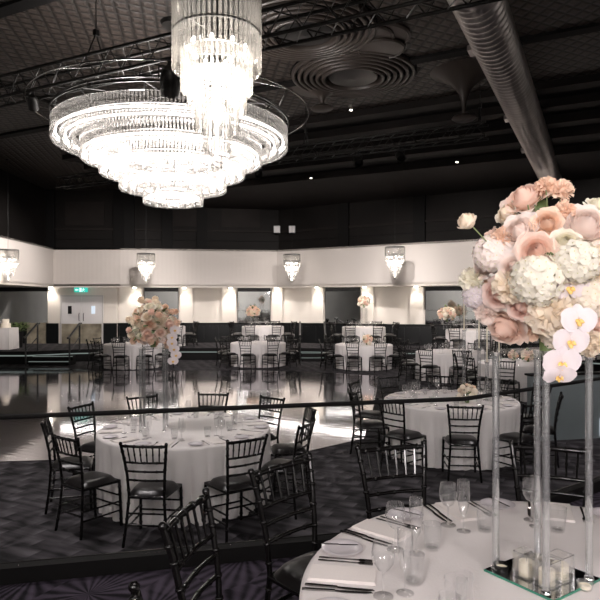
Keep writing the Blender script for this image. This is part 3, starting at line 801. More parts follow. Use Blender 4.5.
def orchid(seed, R=.033):
    """moth orchid: two broad side petals, three sepals, yellow lip; faces +Z"""
    rnd = random.Random(seed); m = MB()
    def pet(a, L_, W_, z0, mi=0, cup=.15):
        ax = Vector((cos(a), sin(a), 0)); ay = Vector((-sin(a), cos(a), 0))
        def fn(u, v):
            w = W_*v*(sin(PI*(.06+.88*u))**.6); return tuple(ax*(L_*u)+ay*w+Vector((0, 0, z0+cup*L_*(u*u*.8-.5*v*v*u)+.04*L_*sin(6*u+v*2))))
        patch(m, fn, 7, 7, mi)
    for a in (PI/2, PI/2+2.25, PI/2-2.25): pet(a, R*1.0, R*.42, -.001)
    for s in (0, PI): pet(s+(.12 if s == 0 else -.12), R*1.15, R*.72, .002)
    pet(-PI/2, R*.42, R*.18, .005, 1, .6)
    for s in (-.9, .9): pet(-PI/2+s, R*.3, R*.15, .006, 1, .9)
    m.cur = 1; m.ball((0, 0, .006), R*.09, 8, 5); m.cur = 0; m.ball((0, R*.1, .008), R*.09, 6, 4)
    return m
def leafm():
    m = MB()
    def fn(u, v): return (v*.022*sin(PI*(.03+.94*u)), .0+u*.075, .012*sin(PI*u)-.006*v*v)
    patch(m, fn, 7, 5); return m
PM = {
 'blush': petal('blush_petal', (.94, .66, .54), (.95, .79, .70), .05),
 'pink': petal('dusty_pink_petal', (.92, .66, .57), (.94, .76, .69), .045),
 'peach': petal('peach_petal', (.92, .64, .48), (.94, .74, .60), .035),
 'cream': petal('cream_petal', (.94, .80, .62), (.95, .87, .76), .05),
 'white': petal('white_petal', (.90, .86, .68), (.94, .90, .80), .05),
 'palepink': petal('pale_pink_petal', (.94, .78, .70), (.95, .86, .81), .05),
 'orchid': petal('orchid_petal', (.90, .78, .76), (.90, .83, .85), .02),
 'lip': pbr('orchid_lip', (.80, .52, .16), .5), 'eye': pbr('floret_eye', (.72, .70, .42), .6)}
FM = {}
def fmesh(kind, col, seed):
    k = (kind, col, seed)
    if k not in FM:
        if kind == 'rose': FM[k] = rose(seed).mesh('rose', [PM[col]], True)
        elif kind == 'rosebud': FM[k] = rose(seed, .045, 16, .25).mesh('rosebud', [PM[col]], True)
        elif kind == 'carnation': FM[k] = carnation(seed).mesh('carnation', [PM[col]], True)
        elif kind == 'hydrangea': FM[k] = hydrangea(seed).mesh('hydrangea', [PM[col], PM['eye']], True)
        elif kind == 'orchid': FM[k] = orchid(seed).mesh('orchid', [PM[col], PM['lip']], True)
    return FM[k]
BASE = {'rosebud': .046, 'rose': .052, 'carnation': .040, 'hydrangea': .060, 'orchid': .037}
LEAF = leafm().mesh('leaf', 'leaf', True)
CN = {'blush': 'blush pink', 'pink': 'dusty pink', 'peach': 'peach', 'cream': 'cream', 'white': 'white', 'palepink': 'pale pink', 'orchid': 'white'}
def put_flower(parent, org, p, d, kind, col, r, seed, roll=0):
    d = Vector(d).normalized(); q = d.to_track_quat('Z', 'Y'); q = q @ Matrix.Rotation(roll, 3, 'Z').to_quaternion()
    o = link(kind, fmesh(kind, col, seed % 3), parent); o.location = Vector(p)-Vector(org); o.rotation_euler = q.to_euler()
    s = r/BASE[kind]; o.scale = (s, s, s); o['label'] = CN[col]+' '+kind
    return o
def arrangement(ctr, R, label, named, nfill, seed, zbase, fscale=1.0, trail=None, cols=None, up=1.0):
    """ball of flowers resting on its stand; org at the foam ball's foot"""
    org = Vector((ctr[0], ctr[1], zbase)); C = Vector(ctr); rnd = random.Random(seed)
    root = link('flower_arrangement', None, None, org); tag(root, label, 'flowers', 'flower arrangements')
    m = MB(); fr_ = R*(.60 if named else .42); m.ball(C-org, fr_, 16, 10, (1, 1, (C.z-zbase)/fr_*.98 if C.z-zbase < fr_ else 1.0)); m.path([(0, 0, 0.001), C-org], .03, 8)
    link('foam_ball', m.mesh('foam_ball', 'leaf', True), root)
    for (px, py, r, kind, col, tilt) in named:
        ray = at(px, py, 1)-Vector((0, 0, EYE)); ray.normalize(); O = Vector((0, 0, EYE))
        # meet the ray with the ball
        b = ray.dot(C-O); perp = (C-O)-ray*b; dd = perp.length; rr = R*.80
        t = b-math.sqrt(rr*rr-dd*dd) if dd < rr else b-.02
        p = O+ray*t; d = (p-C).normalized()*.75-ray*.55+Vector((0, 0, .05))
        if tilt: d += Vector(tilt)
        put_flower(root, org, p, d, kind, col, r*t/600, rnd.randint(0, 99), rnd.random()*6 if kind != 'orchid' else 0)
    cols = cols or [('rose', 'blush'), ('rose', 'cream'), ('carnation', 'peach'), ('hydrangea', 'white'), ('rose', 'palepink'), ('carnation', 'palepink'), ('hydrangea', 'cream'), ('rose', 'pink')]
    for k in range(nfill):
        z = 1-(k+.5)/nfill*1.75; a = k*2.4+seed; s = math.sqrt(max(0, 1-z*z)); d = Vector((s*cos(a), s*sin(a), z))
        kind, col = cols[rnd.randrange(len(cols))]
        p = C+Vector((d.x, d.y, d.z*up))*R*((.68+.10*rnd.random()) if named else (.50+.42*rnd.random()))
        if named and p.y < C.y-.02 and p.x < C.x+R*.55: p = C+d*R*.55
        put_flower(root, org, p, d, kind, col, fscale*(.036+.014*rnd.random()) if kind != 'carnation' else fscale*.030, k)
    for k in range(max(6, nfill//3)):
        z = 1-(k+.5)/max(6, nfill//3)*1.6; a = k*2.4+seed+1; s = math.sqrt(max(0, 1-z*z)); d = Vector((s*cos(a), s*sin(a), z))
        o = link('leaf', LEAF, root, C+d*R*.6-org); o.rotation_euler = d.to_track_quat('Y', 'Z').to_euler(); o.scale = (fscale,)*3
    return root, org
def stand(c, zt, H, side, rz, label, tubes=4, r=.0125, group='glass tube flower stands'):
    """four clear tubes on a glass foot carrying a clear top plate"""
    root = link('flower_stand', None, None, (c[0], c[1], zt), (0, 0, rz)); tag(root, label, 'flower stand', group)
    h = side/2
    for sx, sy in ((-1, -1), (1, -1), (1, 1), (-1, 1))[:tubes]:
        m = MB(); m.lathe([(r, .008), (r, H-.010)], 20, (sx*h, sy*h, 0)); m.lathe([(r*.72, H-.010), (r*.72, .008)], 20, (sx*h, sy*h, 0))
        t = link('glass_tube', m.mesh('glass_tube', 'tube_glass', True), root)
        m = MB(); m.lathe([(.001, .012), (r*.7, .012), (r*1.25, .008), (r*1.35, .001), (.001, .0)], 16, (sx*h, sy*h, 0)); m.lathe([(.001, H), (r*1.2, H), (r*1.2, H-.012), (.001, H-.012)], 16, (sx*h, sy*h, 0))
        link('ferrule', m.mesh('ferrule', 'chrome', True), t)
    m = MB(); m.box((0, 0, H+.004), (side+.05, side+.05, .008)); link('top_plate', m.mesh('top_plate', 'panel_glass'), root)
    return root

# ------------------------------------------------------------------ foreground table
TF = (.93, 1.98); zt = table(TF, PLAT, .93, 'the nearest table at the lower right', 1)
rnd = random.Random(4)
sa = {171: ('the far left seat by the frame corner', 'chair'), 138: ('the second seat from the left', ''), 105: ('the third seat from the left', ''), 72: ('the fourth seat from the left, behind the glass tubes', ''), 39: ('the right side seat', ''), 204: ('the seat nearest the lower left corner', '')}
nm = {204: 'the lowest left seat', 171: 'the left seat', 138: 'the second seat from left', 105: 'the third seat from left', 72: 'the seat behind the tubes', 39: 'the rightmost seat'}
for a in (204, 171, 138, 105, 72, 39):
    setting(TF, zt, .94, math.radians(a), nm[a], 'the nearest table', rnd)
lab = {171: 'black chiavari chair left of the nearest table, seen from behind with glossy rails', 138: 'black chiavari chair in front of the glass rail, second from left at nearest table',
       107: 'black chiavari chair behind the nearest table, middle of the photo', 71: 'black chiavari chair behind the glass tubes of the nearest table', 202: 'black chiavari chair in the bottom left, only its corner post in view',
       38: 'black chiavari chair right of the nearest table, beyond the bouquet'}
for a, key, r_s, jt in ((200.5, 202, 1.15, -.05), (165, 171, 1.15, .03), (135.5, 138, 1.155, .02), (107, 107, 1.165, 0), (71, 71, 1.165, .02), (38, 38, 1.165, 0)):
    chair_at(TF, math.radians(a), r_s, PLAT, lab[key], 'chairs round the nearest table', jt)
# centrepiece
SC = (.845, 2.10); srz = math.atan2(-.826, .564)
stand(SC, zt+.009, .77, .215, srz-math.radians(6), 'tall clear glass tube stand carrying the big bouquet on the nearest table')
mt = link('mirror_tile', None, None, (SC[0], SC[1], zt), (0, 0, srz)); tag(mt, 'square mirror tile with green glass edge under the nearest flower stand', 'mirror')
m = MB(); m.box((0, 0, .004), (.275, .275, .006)); link('glass_body', m.mesh('glass_body', 'glass_edge'), mt)
m = MB(); m.box((0, 0, .0078), (.27, .27, .0016)); link('mirror_surface', m.mesh('mirror_surface', 'mirror'), mt)
# mirrored cube votives and tealights on and beside the tile
def votive(p, rz, s, h, label):
    o = link('votive_holder', None, None, p, (0, 0, rz)); tag(o, label, 'candle holder', 'square votive holders')
    m = MB(); t = .004
    for k in range(4):
        a = k*PI/2; m.box((cos(a)*(s/2-t/2), sin(a)*(s/2-t/2), h/2+.001), (t, s, h) if k % 2 == 0 else (s-2*t, t, h))
    m.box((0, 0, .003), (s-.002, s-.002, .004)); link('glass_cube', m.mesh('glass_cube', 'glass'), o)
    m = MB(); m.lathe([(.001, .006), (s*.40, .006), (s*.40, h*.62), (s*.36, h*.64), (.001, h*.62)], 20); cd = link('candle', m.mesh('candle', 'wax', True), o)
    m = MB(); m.path([(0, 0, h*.62), (0, 0, h*.62+.012)], .0012, 5); link('wick', m.mesh('wick', 'black_metal'), cd)
tl = lambda u, v: (SC[0]+cos(srz)*u-sin(srz)*v, SC[1]+sin(srz)*u+cos(srz)*v, zt+.0088)
votive(tl(.062, -.062), srz, .066, .085, 'clear square votive with cream candle at the front corner of the mirror tile')
votive(tl(.062, .016), srz, .066, .085, 'clear square votive with cream candle at the right of the mirror tile')
votive(tl(-.016, -.062), srz, .066, .085, 'clear square votive with cream candle at the left of the mirror tile')
def tealight(p, label, mat='glass'):
    o = link('tealight_cup', None, None, p); tag(o, label, 'candle holder', 'round tealight cups')
    m = MB(); m.lathe([(.001, 0), (.019, 0), (.024, .006), (.028, .026), (.0265, .026), (.022, .008), (.001, .005)], 22); link('glass_cup', m.mesh('glass_cup', mat, True), o)
    m = MB(); m.lathe([(.001, .006), (.019, .006), (.019, .016), (.001, .0165)], 18); link('candle', m.mesh('candle', 'wax', True), o)
tealight((at(585, 590, 1).x*2.0, 2.0, zt), 'round tealight cup on the cloth right of the mirror tile')
place(TU, (.486, 1.87, zt), 0, 'ribbed glass tumbler at the bottom edge, left of the mirror tile', 'glass', 'tumblers')
tealight((tl(-.09, -.10)[0], tl(-.09, -.10)[1], zt+.0088), 'round tealight cup on the left corner of the mirror tile', 'black_lacquer')

named = [(525, 199, 23, 'rose', 'blush', (-.3, 0, .3)), (506, 213, 13, 'rose', 'cream', (-.6, 0, .1)), (546, 188, 11, 'carnation', 'peach', (0, 0, .5)), (561, 192, 12, 'carnation', 'peach', (0, 0, .5)),
 (565, 211, 11, 'carnation', 'peach', None), (547, 223, 16, 'rose', 'peach', None), (519, 231, 20, 'rose', 'palepink', (-.2, 0, .2)), (586, 226, 26, 'rose', 'palepink', (0, 0, .3)),
 (536, 251, 20, 'rose', 'blush', None), (566, 243, 15, 'rose', 'white', None), (492, 254, 19, 'hydrangea', 'palepink', None), (513, 268, 16, 'rose', 'palepink', None), (512, 286, 19, 'carnation', 'cream', None),
 (537, 280, 26, 'hydrangea', 'white', None), (576, 262, 22, 'hydrangea', 'white', None), (474, 280, 15, 'carnation', 'white', (-.4, 0, 0)), (475, 296, 13, 'hydrangea', 'orchid', (-.4, 0, 0)), (570, 287, 16, 'orchid', 'orchid', None),
 (497, 294, 17, 'rose', 'pink', None), (521, 308, 15, 'rose', 'pink', None), (505, 327, 24, 'rose', 'blush', (-.2, 0, -.1)), (550, 311, 24, 'carnation', 'cream', None), (592, 298, 20, 'hydrangea', 'cream', None),
 (596, 322, 17, 'rose', 'pink', None), (590, 343, 14, 'carnation', 'cream', None), (556, 334, 15, 'hydrangea', 'cream', None), (530, 328, 14, 'carnation', 'peach', None), (602, 262, 22, 'rose', 'cream', None), (598, 205, 12, 'rose', 'white', (0, 0, .5)), (482, 268, 12, 'rose', 'palepink', None), (488, 312, 14, 'carnation', 'palepink', (-.3, 0, -.2)), (503, 238, 12, 'carnation', 'peach', None)]
BC = Vector((.868, 2.10, 2.275))
root, org = arrangement(BC, .285, 'large blush, cream and white bouquet with trailing orchids on the nearest stand', named, 46, 3, zt+.009+.77+.0085)
# trailing orchids and the lone bud
for (px, py, r, t) in ((578, 320, 17, (0, 0, .1)), (570, 341, 17, (0, 0, -.1)), (561, 362, 18, (0, 0, -.2)), (559, 375, 15, (-.1, 0, -.8))):
    p = at(px, py, 1.80+.003*(py-320)/10); put_flower(root, org, p, Vector((0, -1, .0))+Vector(t), 'orchid', 'orchid', r*1.9/600, px)
m = MB(); q = [at(583, 318, 1.98)-org, at(580, 322, 1.86)-org, at(571, 343, 1.84)-org, at(561, 364, 1.84)-org, at(559, 378, 1.84)-org]; m.path(q, .0022, 6); link('stem', m.mesh('stem', 'stem', True), root)
bud = at(467, 221, 1.98); b = put_flower(root, org, bud, (-.55, -.35, .75), 'rosebud', 'cream', 14*1.98/600, 1)
m = MB(); m.path([bud-org, at(474, 228, 1.98)-org, at(488, 243, 2.0)-org, BC-org], .0022, 6); link('stem', m.mesh('stem', 'stem', True), root)
for k, (dx, dz) in enumerate(((.02, .004), (.0, -.025), (.03, -.012))):
    o = link('leaf', LEAF, root, bud-org+Vector((dx, .01, dz))); o.rotation_euler = (k, .5*k, 1.2*k); o.scale = (.35,)*3
for px, py, px2, py2 in ((546, 190, 548, 215), (561, 195, 556, 230), (535, 205, 540, 240), (528, 205, 534, 240)):
    m = MB(); m.path([at(px, py, 2.02)-org, at(px2, py2, 2.06)-org], .0025, 6); link('stem', m.mesh('stem', 'stem', True), root)

# ------------------------------------------------------------------ middle table beyond the balustrade
TM = (-1.26, 6.6); zt = table(TM, 0, .93, 'the table under the big chandelier', 2)
angs = ring_angles(TM, 10, .07)
for k, a in enumerate(angs):
    chair_at(TM, a, 1.165+(rnd.random()-.5)*.01, 0, 'black chiavari chair, %s, at the table under the big chandelier' % POS10[k], 'chairs round the table under the big chandelier', (rnd.random()-.5)*.16)
    setting(TM, zt, .93, a, 'the '+POS10[k]+' seat', 'the middle table', rnd, False)
stand((-1.587, 6.52), zt+.001, .88, .245, math.radians(6), r=.016, label= 'clear glass tube stand on the table under the big chandelier')
C2 = at(153, 326, 6.52)
root, org = arrangement(C2, .27, 'peach and cream bouquet trailing orchids on the table under the big chandelier', [], 150, 7, zt+.001+.889, 1.42, up=1.2,
    cols=[('rose', 'blush'), ('rose', 'cream'), ('carnation', 'peach'), ('rose', 'peach'), ('carnation', 'palepink'), ('carnation', 'cream'), ('carnation', 'blush'), ('rose', 'white'), ('carnation', 'peach')])
for k, (px, py) in enumerate(((172, 343), (174, 349), (176, 355), (173, 361), (172, 337), (175, 330))):
    put_flower(root, org, at(px, py, 6.32), (.2, -1, 0), 'orchid', 'orchid', .055, k)
for px, py in ((141, 300), (175, 312), (177, 323), (129, 320), (131, 335)):
    put_flower(root, org, at(px, py, 6.45), (0, -.6, .5), 'carnation', 'peach' if px > 150 else 'cream', .045, px)

# ------------------------------------------------------------------ table at the right beyond the balustrade
TR = (2.13, 8.5); zt = table(TR, 0, .93, 'the table behind the glass rail at the right', 3)
for k, a in enumerate(ring_angles(TR, 10, -.20)):
    chair_at(TR, a, 1.175+(rnd.random()-.5)*.03, 0, 'black chiavari chair, %s, at the table behind the right rail' % POS10[k], 'chairs round the right hand table', (rnd.random()-.5)*.16)
    setting(TR, zt, .93, a, 'the '+POS10[k]+' seat', 'the right table', rnd, False)
p = at(467, 388, 8.22)
arrangement((p.x, p.y, zt+.135), .14, 'low round cream and peach posy on the table behind the right glass rail', [], 22, 9, zt+.001, 1.05, cols=[('hydrangea', 'cream'), ('rose', 'cream'), ('carnation', 'peach'), ('rose', 'peach')])
def candle_tube(px, d, ztab, y_top, y_c0, label):
    """slim clear glass column with a white taper candle in its cup"""
    x = (px-300)/600*d; z1 = EYE+(301-y_c0)/600*d-ztab; z2 = EYE+(301-y_top)/600*d-ztab
    o = link('candle_stand', None, None, (x, d, ztab)); tag(o, label, 'candle stand', 'tall glass candle stands')
    m = MB(); m.lathe([(.001, .0), (.06, .0), (.06, .01), (.02, .016), (.001, .016)], 20); link('foot', m.mesh('foot', 'tube_glass', True), o)
    m = MB(); m.lathe([(.022, .012), (.022, z1)], 16); m.lathe([(.001, z1), (.03, z1), (.03, z1-.02), (.001, z1-.02)], 16); link('glass_column', m.mesh('glass_column', 'tube_glass', True), o)
    m = MB(); m.lathe([(.011, z1), (.010, z2-.01), (.004, z2), (.001, z2)], 10); cd = link('taper_candle', m.mesh('taper_candle', 'wax', True), o)
    m = MB(); m.path([(0, 0, z2), (0, 0, z2+.012)], .0015, 5); link('wick', m.mesh('wick', 'black_metal'), cd)
    m = MB(); m.lathe([(.032, z1-.01), (.036, z1+.02), (.036, z2-.05)], 16); link('glass_shade', m.mesh('glass_shade', 'glass', True), o)
for (px, d, yt, yc, nn) in ((464, 8.55, 300, 330, 'tallest and leftmost'), (479, 8.75, 318, 348, 'second from left'), (487, 8.40, 327, 362, 'third from left, lower one'), (499, 8.65, 330, 362, 'rightmost')):
    candle_tube(px, d, zt+.001, yt, yc, 'glass column with white taper candle on the right table, '+nn)

# ------------------------------------------------------------------ far tables
def far_table(c, z, R, tname, seed, n=10, off=0, flower=None, skip=()):
    zt = table(c, z, R, tname, seed)
    for k, a in enumerate(ring_angles(c, n, off)):
        if k in skip: continue
        pos = POS10[k] if n == 10 else POS8[k]
        chair_at(c, a, R+.245+(rnd.random()-.5)*.02, z, 'black chiavari chair, '+pos+', at '+tname, 'chairs round '+tname, (rnd.random()-.5)*.16)
        s = Vector((cos(a), sin(a), 0)); t = Vector((-s.y, s.x, 0)); P = Vector((c[0], c[1], zt))
        place(WG, P+s*(R-.27)+t*.10, 0, 'small stemmed wine glass on '+tname, 'glass', 'wine glasses on '+tname)
        place(FL, P+s*(R-.33)-t*.02, 0, 'slim champagne flute on '+tname, 'glass', 'flutes on '+tname)
        place(NP, P+s*(R-.15), a+PI/2, 'folded cream napkin on '+tname, 'napkin', 'napkins on '+tname)
    return zt
POS8 = ['front left of centre', 'front right of centre', 'right side front', 'right side back', 'back right of centre', 'back left of centre', 'left side back', 'left side front']
peach = [('rose', 'blush'), ('rose', 'cream'), ('carnation', 'peach'), ('rose', 'peach'), ('hydrangea', 'cream')]
zA = far_table((-5.45, 19.6), 0, .92, 'the far left table', 4)
zB = far_table((-1.40, 20.1), 0, .92, 'the far table left of centre', 5, off=.02)
zC = far_table((2.05, 19.3), 0, .92, 'the far table right of centre', 6, off=.06)
zD = far_table((4.15, 16.5), 0, .95, 'the far right table', 7, off=-.15)
zE = far_table((5.0, 13.62), 0, .92, 'the table behind the bouquet stand', 8, off=.1)
zb = far_table((-1.42, 22.95), PLAT, .80, 'the raised table left of centre', 9, 8)
zc = far_table((2.38, 22.4), PLAT, .80, 'the raised table right of centre', 10, 8)
zd = far_table((5.75, 20.3), PLAT, .80, 'the raised right table', 11, 8)
ze = far_table((-5.2, 22.95), PLAT, .80, 'the raised left table', 12, 8)
zf = far_table((8.15, 16.4-.9+2.6), PLAT, .80, 'the raised table behind the bouquet', 13, 8)
def low_posy(px, d, z, R, label, seed):
    x = (px-300)/600*d; arrangement((x, d, z+R), R, label, [], 18, seed, z+.001, 1.6*R/.14, cols=peach)
def tall(px, d, z, ytop, R, label, label2, seed, H=.75):
    x = (px-300)/600*d
    stand((x, d), z+.001, H, .16, .3, label2); zz = z+.001+H+.0085
    arrangement((x, d, zz+R*.8), R, label, [], 40, seed, zz, 1.9, cols=peach, up=.8)
low_posy(367, 19.05, zC, .17, 'low orange and cream posy on the far table right of centre', 21)
low_posy(528, 13.75, zE, .15, 'low peach posy at the right of the table behind the bouquet stand', 22)
low_posy(513, 14.1, zE, .12, 'low cream posy at the left of the table behind the bouquet stand', 23)
tall(253, 22.95, zb, 0, .28, 'peach bouquet on the raised table left of centre', 'clear glass stand on the raised table left of centre', 24, .32)
tall(364, 22.4, zc, 0, .28, 'peach bouquet on the raised table right of centre', 'clear glass stand on the raised table right of centre', 25, .70)
tall(447, 20.1, zd, 0, .33, 'peach bouquet on the raised right table', 'clear glass stand on the raised right table', 26, .26)

# ------------------------------------------------------------------ left edge: cake table, cake, plant
ct = link('cake_table', None, None, (-10.72, 21.4, PLAT)); tag(ct, 'square white draped cake table at the far left edge', 'table')
m = MB(); m.box((0, 0, .74), (1.0, .7, .04)); link('tabletop', m.mesh('tabletop', 'door'), ct)
m = MB(); rows = []
per = []
for k in range(80):
    t = k/80*4; i = int(t); f = t-i; cs = [(-.51, -.36), (.51, -.36), (.51, .36), (-.51, .36)]; a, b = cs[i % 4], cs[(i+1) % 4]; per.append((a[0]+(b[0]-a[0])*f, a[1]+(b[1]-a[1])*f))
for z, w in ((.765, 0), (.5, .01), (.01, .02)): rows.append([(p[0]*(1+w*(1+sin(k*1.3))), p[1]*(1+w*(1+sin(k*1.3))), z) for k, p in enumerate(per+[per[0]])])
m.grid(rows); m.prism([(-.51, -.36), (.51, -.36), (.51, .36), (-.51, .36)], .762, .768)
link('cloth', m.mesh('cloth', 'linen', True), ct)
ck = link('tiered_cake', None, None, (-10.5, 21.4, PLAT+.769)); tag(ck, 'small two tiered cream cake on the white table at the far left edge', 'cake')
m = MB(); m.lathe([(.001, 0), (.17, 0), (.175, .01), (.17, .16), (.16, .165), (.001, .165)], 24); link('bottom_tier', m.mesh('bottom_tier', 'cream', True), ck)
m = MB(); m.lathe([(.001, .166), (.12, .166), (.12, .30), (.11, .31), (.001, .31)], 24); link('top_tier', m.mesh('top_tier', 'cream', True), ck)
pl = link('potted_plant', None, None, (-10.45, 22.3, PLAT)); tag(pl, 'leafy green plant in a tall dark pot beside the cake table', 'plant')
m = MB(); m.lathe([(.001, 0), (.12, 0), (.16, .6), (.15, .6), (.001, .56)], 20); link('pot', m.mesh('pot', 'dark_trim', True), pl)
m = MB(); lf = leafm(); r_ = random.Random(5)
for k in range(90):
    a = r_.random()*6.28; e = r_.random(); p = Vector((cos(a)*.3*e, sin(a)*.3*e, .62+.28*r_.random()))
    m.merge(lf, Matrix.Translation(p) @ Matrix.Rotation(a-PI/2, 4, 'Z') @ Matrix.Rotation(.3*r_.random(), 4, 'X') @ Matrix.Scale(2.2, 4))
    if k % 9 == 0: m.path([(0, 0, .56), p], .006, 5)
link('foliage', m.mesh('foliage', 'leaf', True), pl)

# low slate screen at the right edge with a glowing patch standing in for a white reflection
sc_ = link('low_partition', None, None, (4.8, 7.9+1.6, 0), (0, 0, math.radians(12))); tag(sc_, 'low slate grey partition seen through the glass at the right edge', 'partition')
m = MB(); m.box((0, 0, .5), (2.6, .12, 1.0)); link('panel', m.mesh('panel', 'steel_grey'), sc_)
m = MB(); m.box((0, 0, 1.015), (2.66, .17, .03)); link('cap', m.mesh('cap', 'dark_trim'), sc_)
m = MB(); m.box((-.02, -.07, .17), (.18, .03, .28)); link('glow_patch', m.mesh('glow_patch', 'white_glow'), sc_)

# ------------------------------------------------------------------ chandeliers
def rods(mm, R, z0, z1, n, r, rnd, sides=4, jz=.0):
    for k in range(n):
        a = 2*PI*(k+.5)/n; x, y = R*cos(a), R*sin(a); dz = rnd.random()*jz
        zb, zt_ = z0+dz, z1
        vs = []
        for z, s in ((zb-.6*r, .35), (zb+.3*r, 1), (zt_, 1)):
            for q in range(sides): b = a+2*PI*q/sides; vs.append((x+r*s*cos(b), y+r*s*sin(b), z))
        fs = [tuple(range(sides))[::-1]]
        for i in range(2):
            for q in range(sides): q2 = (q+1) % sides; fs.append((i*sides+q, i*sides+q2, (i+1)*sides+q2, (i+1)*sides+q))
        fs.append(tuple(2*sides+q for q in range(sides)))
        mm.add(vs, fs)
def torus(mm, R, z, r, n=64, c=(0, 0)):
    mm.path([(c[0]+R*cos(2*PI*k/n), c[1]+R*sin(2*PI*k/n), z) for k in range(n+1)], r, 6, False)
def small_chandelier():
    rr = random.Random(2); ks = []
    tiers = [(.322, .93, 1.19), (.322, .68, .93), (.257, .53, .80), (.21, .39, .66), (.155, .25, .52), (.09, .11, .38), (.038, 0, .22)]
    names_ = []
    for i, (R, z0, z1) in enumerate(tiers):
        m = MB(); n = max(5, int(2*PI*R/.038)); rods(m, R, z0, z1, n, .0125, rr, 6)
        t = m.mesh('crystal_tier', 'crystal', False)
        f = MB(); torus(f, R, z1, .006 if i != 1 else .009, 48)
        ks.append(sp('crystal_tier', t, [sp('tier_ring', f.mesh('tier_ring', 'black_metal' if i < 2 else 'chrome', True))]))
    m = MB(); m.lathe([(.001, 1.215), (.325, 1.215), (.33, 1.19), (.31, 1.185), (.001, 1.19)], 40); m.path([(0, 0, .3), (0, 0, 1.19)], .008, 6)
    for k in range(6): a = k*PI/3; m.path([(0, 0, .93), (.322*cos(a), .322*sin(a), .93)], .004, 5); m.path([(0, 0, .66), (.21*cos(a), .21*sin(a), .66)], .004, 5)
    ks.append(sp('frame', m.mesh('frame', 'black_metal', True)))
    m = MB(); m.ball((0, 0, 0), .014, 8, 5, (1, 1, 1.8)); bm_ = m.mesh('bulb', 'bulb_small', True)
    for (R, z, n) in ((.22, .83, 9), (.165, .68, 7), (.115, .54, 5), (.06, .40, 3)):
        for k in range(n): ks.append(sp('bulb', bm_, (), (R*cos(2*PI*k/n+z*9), R*sin(2*PI*k/n+z*9), z)))
    m = MB(); m.path([(0, 0, .10), (0, 0, .30), (0, 0, .34), (0, 0, .66)], [.012, .012, .03, .03], 10); ks.append(sp('lamp_rod', m.mesh('lamp_rod', 'bulb_small', True)))
    return ks
SCH = small_chandelier()
def hang(px, ytip, d, label, sc, power):
    tip = at(px, ytip, d)
    m = MB(); top = (CEIL-tip.z)/ (sc if not hasattr(sc, '__len__') else sc[2]); m.path([(0, 0, 1.19), (0, 0, top)], .005, 6); m.lathe([(.001, top), (.06, top), (.05, top-.03), (.001, top-.03)], 16)
    place(sp('crystal_chandelier', None, SCH+[sp('cord', m.mesh('cord', 'black_metal', True))]), tip, 0, label, 'chandelier', 'small tiered crystal chandeliers', sc)
    ld = bpy.data.lights.new('chandelier_glow', 'POINT'); ld.energy = power; ld.color = (1, .92, .82); ld.shadow_soft_size = .12
    link('chandelier_glow', ld, None, tip+Vector((0, 0, .62*(sc if not hasattr(sc, '__len__') else sc[2]))))
hang(217, 168, 4.2, 'cone shaped tiered crystal chandelier in the foreground at top left', (.935, .935, 1), 60)
hang(8, 282, 18.0, 'small cone shaped crystal chandelier at the left edge', (.92, .92, .80), 28)
hang(146, 283, 20.3, 'small cone shaped crystal chandelier right of the exit sign', (.92, .92, .82), 28)
hang(292, 283, 20.8, 'small cone shaped crystal chandelier in the middle', (.9, .9, .82), 28)
hang(395, 279.5, 18.3, 'small cone shaped crystal chandelier at the right', (.92, .92, .82), 28)

# the big stepped chandelier
BX, BY = -1.93, 9.15
bc = link('grand_chandelier', None, None, (BX, BY, 3.65)); tag(bc, 'huge round stepped crystal chandelier hanging over the dance floor', 'chandelier')
rr = random.Random(8); z_ = lambda h: EYE+h-3.65
T = [(1.755, 2.33, 2.62), (1.62, 2.28, 2.5), (1.49, 2.26, 2.46), (1.355, 2.10, 2.38), (1.24, 2.07, 2.28), (1.16, 2.06, 2.26), (1.085, 1.90, 2.18), (.97, 1.87, 2.08), (.87, 1.86, 2.06), (.80, 1.68, 1.97), (.68, 1.65, 1.87), (.56, 1.64, 1.85), (.445, 1.47, 1.77), (.30, 1.45, 1.66), (.16, 1.44, 1.64)]
for i, (R, h0, h1) in enumerate(T):
    R *= .985
    m = MB(); rods(m, R, z_(h0), z_(h1), int(2*PI*R/.048), .0155, rr, 6, .012)
    t = link('crystal_tier', m.mesh('crystal_tier', 'crystal'), bc)
    m = MB(); torus(m, R, z_(h1), .008, 80); link('tier_ring', m.mesh('tier_ring', 'chrome', True), t)
    if i < len(T)-1:
        R2 = (R+T[i+1][0])/2; m = MB(); torus(m, R2, z_(h0)+.10, .014, 72)
        if i % 3 != 2: link('lamp_ring', m.mesh('lamp_ring', 'bulb', True), t)
m = MB()
for R, h in ((1.75, 2.72), (1.68, 2.80)): torus(m, R, z_(h), .014, 96)
for k in range(12):
    a = 2*PI*k/12; m.path([(1.75*cos(a), 1.75*sin(a), z_(2.72)), (.35*cos(a), .35*sin(a), z_(3.0))], .010, 6)
    m.path([(1.75*cos(a), 1.75*sin(a), z_(2.70)), (.3*cos(a), .3*sin(a), z_(1.95))], .008, 5)
torus(m, .35, z_(3.0), .014, 32); m.path([(0, 0, z_(1.75)), (0, 0, z_(3.15))], .03, 8)
link('frame', m.mesh('frame', 'truss', True), bc)
m = MB(); torus(m, 2.06, z_(2.86), .010, 96)
for k in range(8):
    a = 2*PI*(k+.3)/8; m.path([(2.06*cos(a), 2.06*sin(a), z_(2.86)), (1.75*cos(a+.15), 1.75*sin(a+.15), z_(2.72))], .006, 5)
    m.path([(2.06*cos(a), 2.06*sin(a), z_(2.86)), (.0, .0, z_(3.6))], .0025, 4)
link('outer_hoop', m.mesh('outer_hoop', 'steel', True), bc)
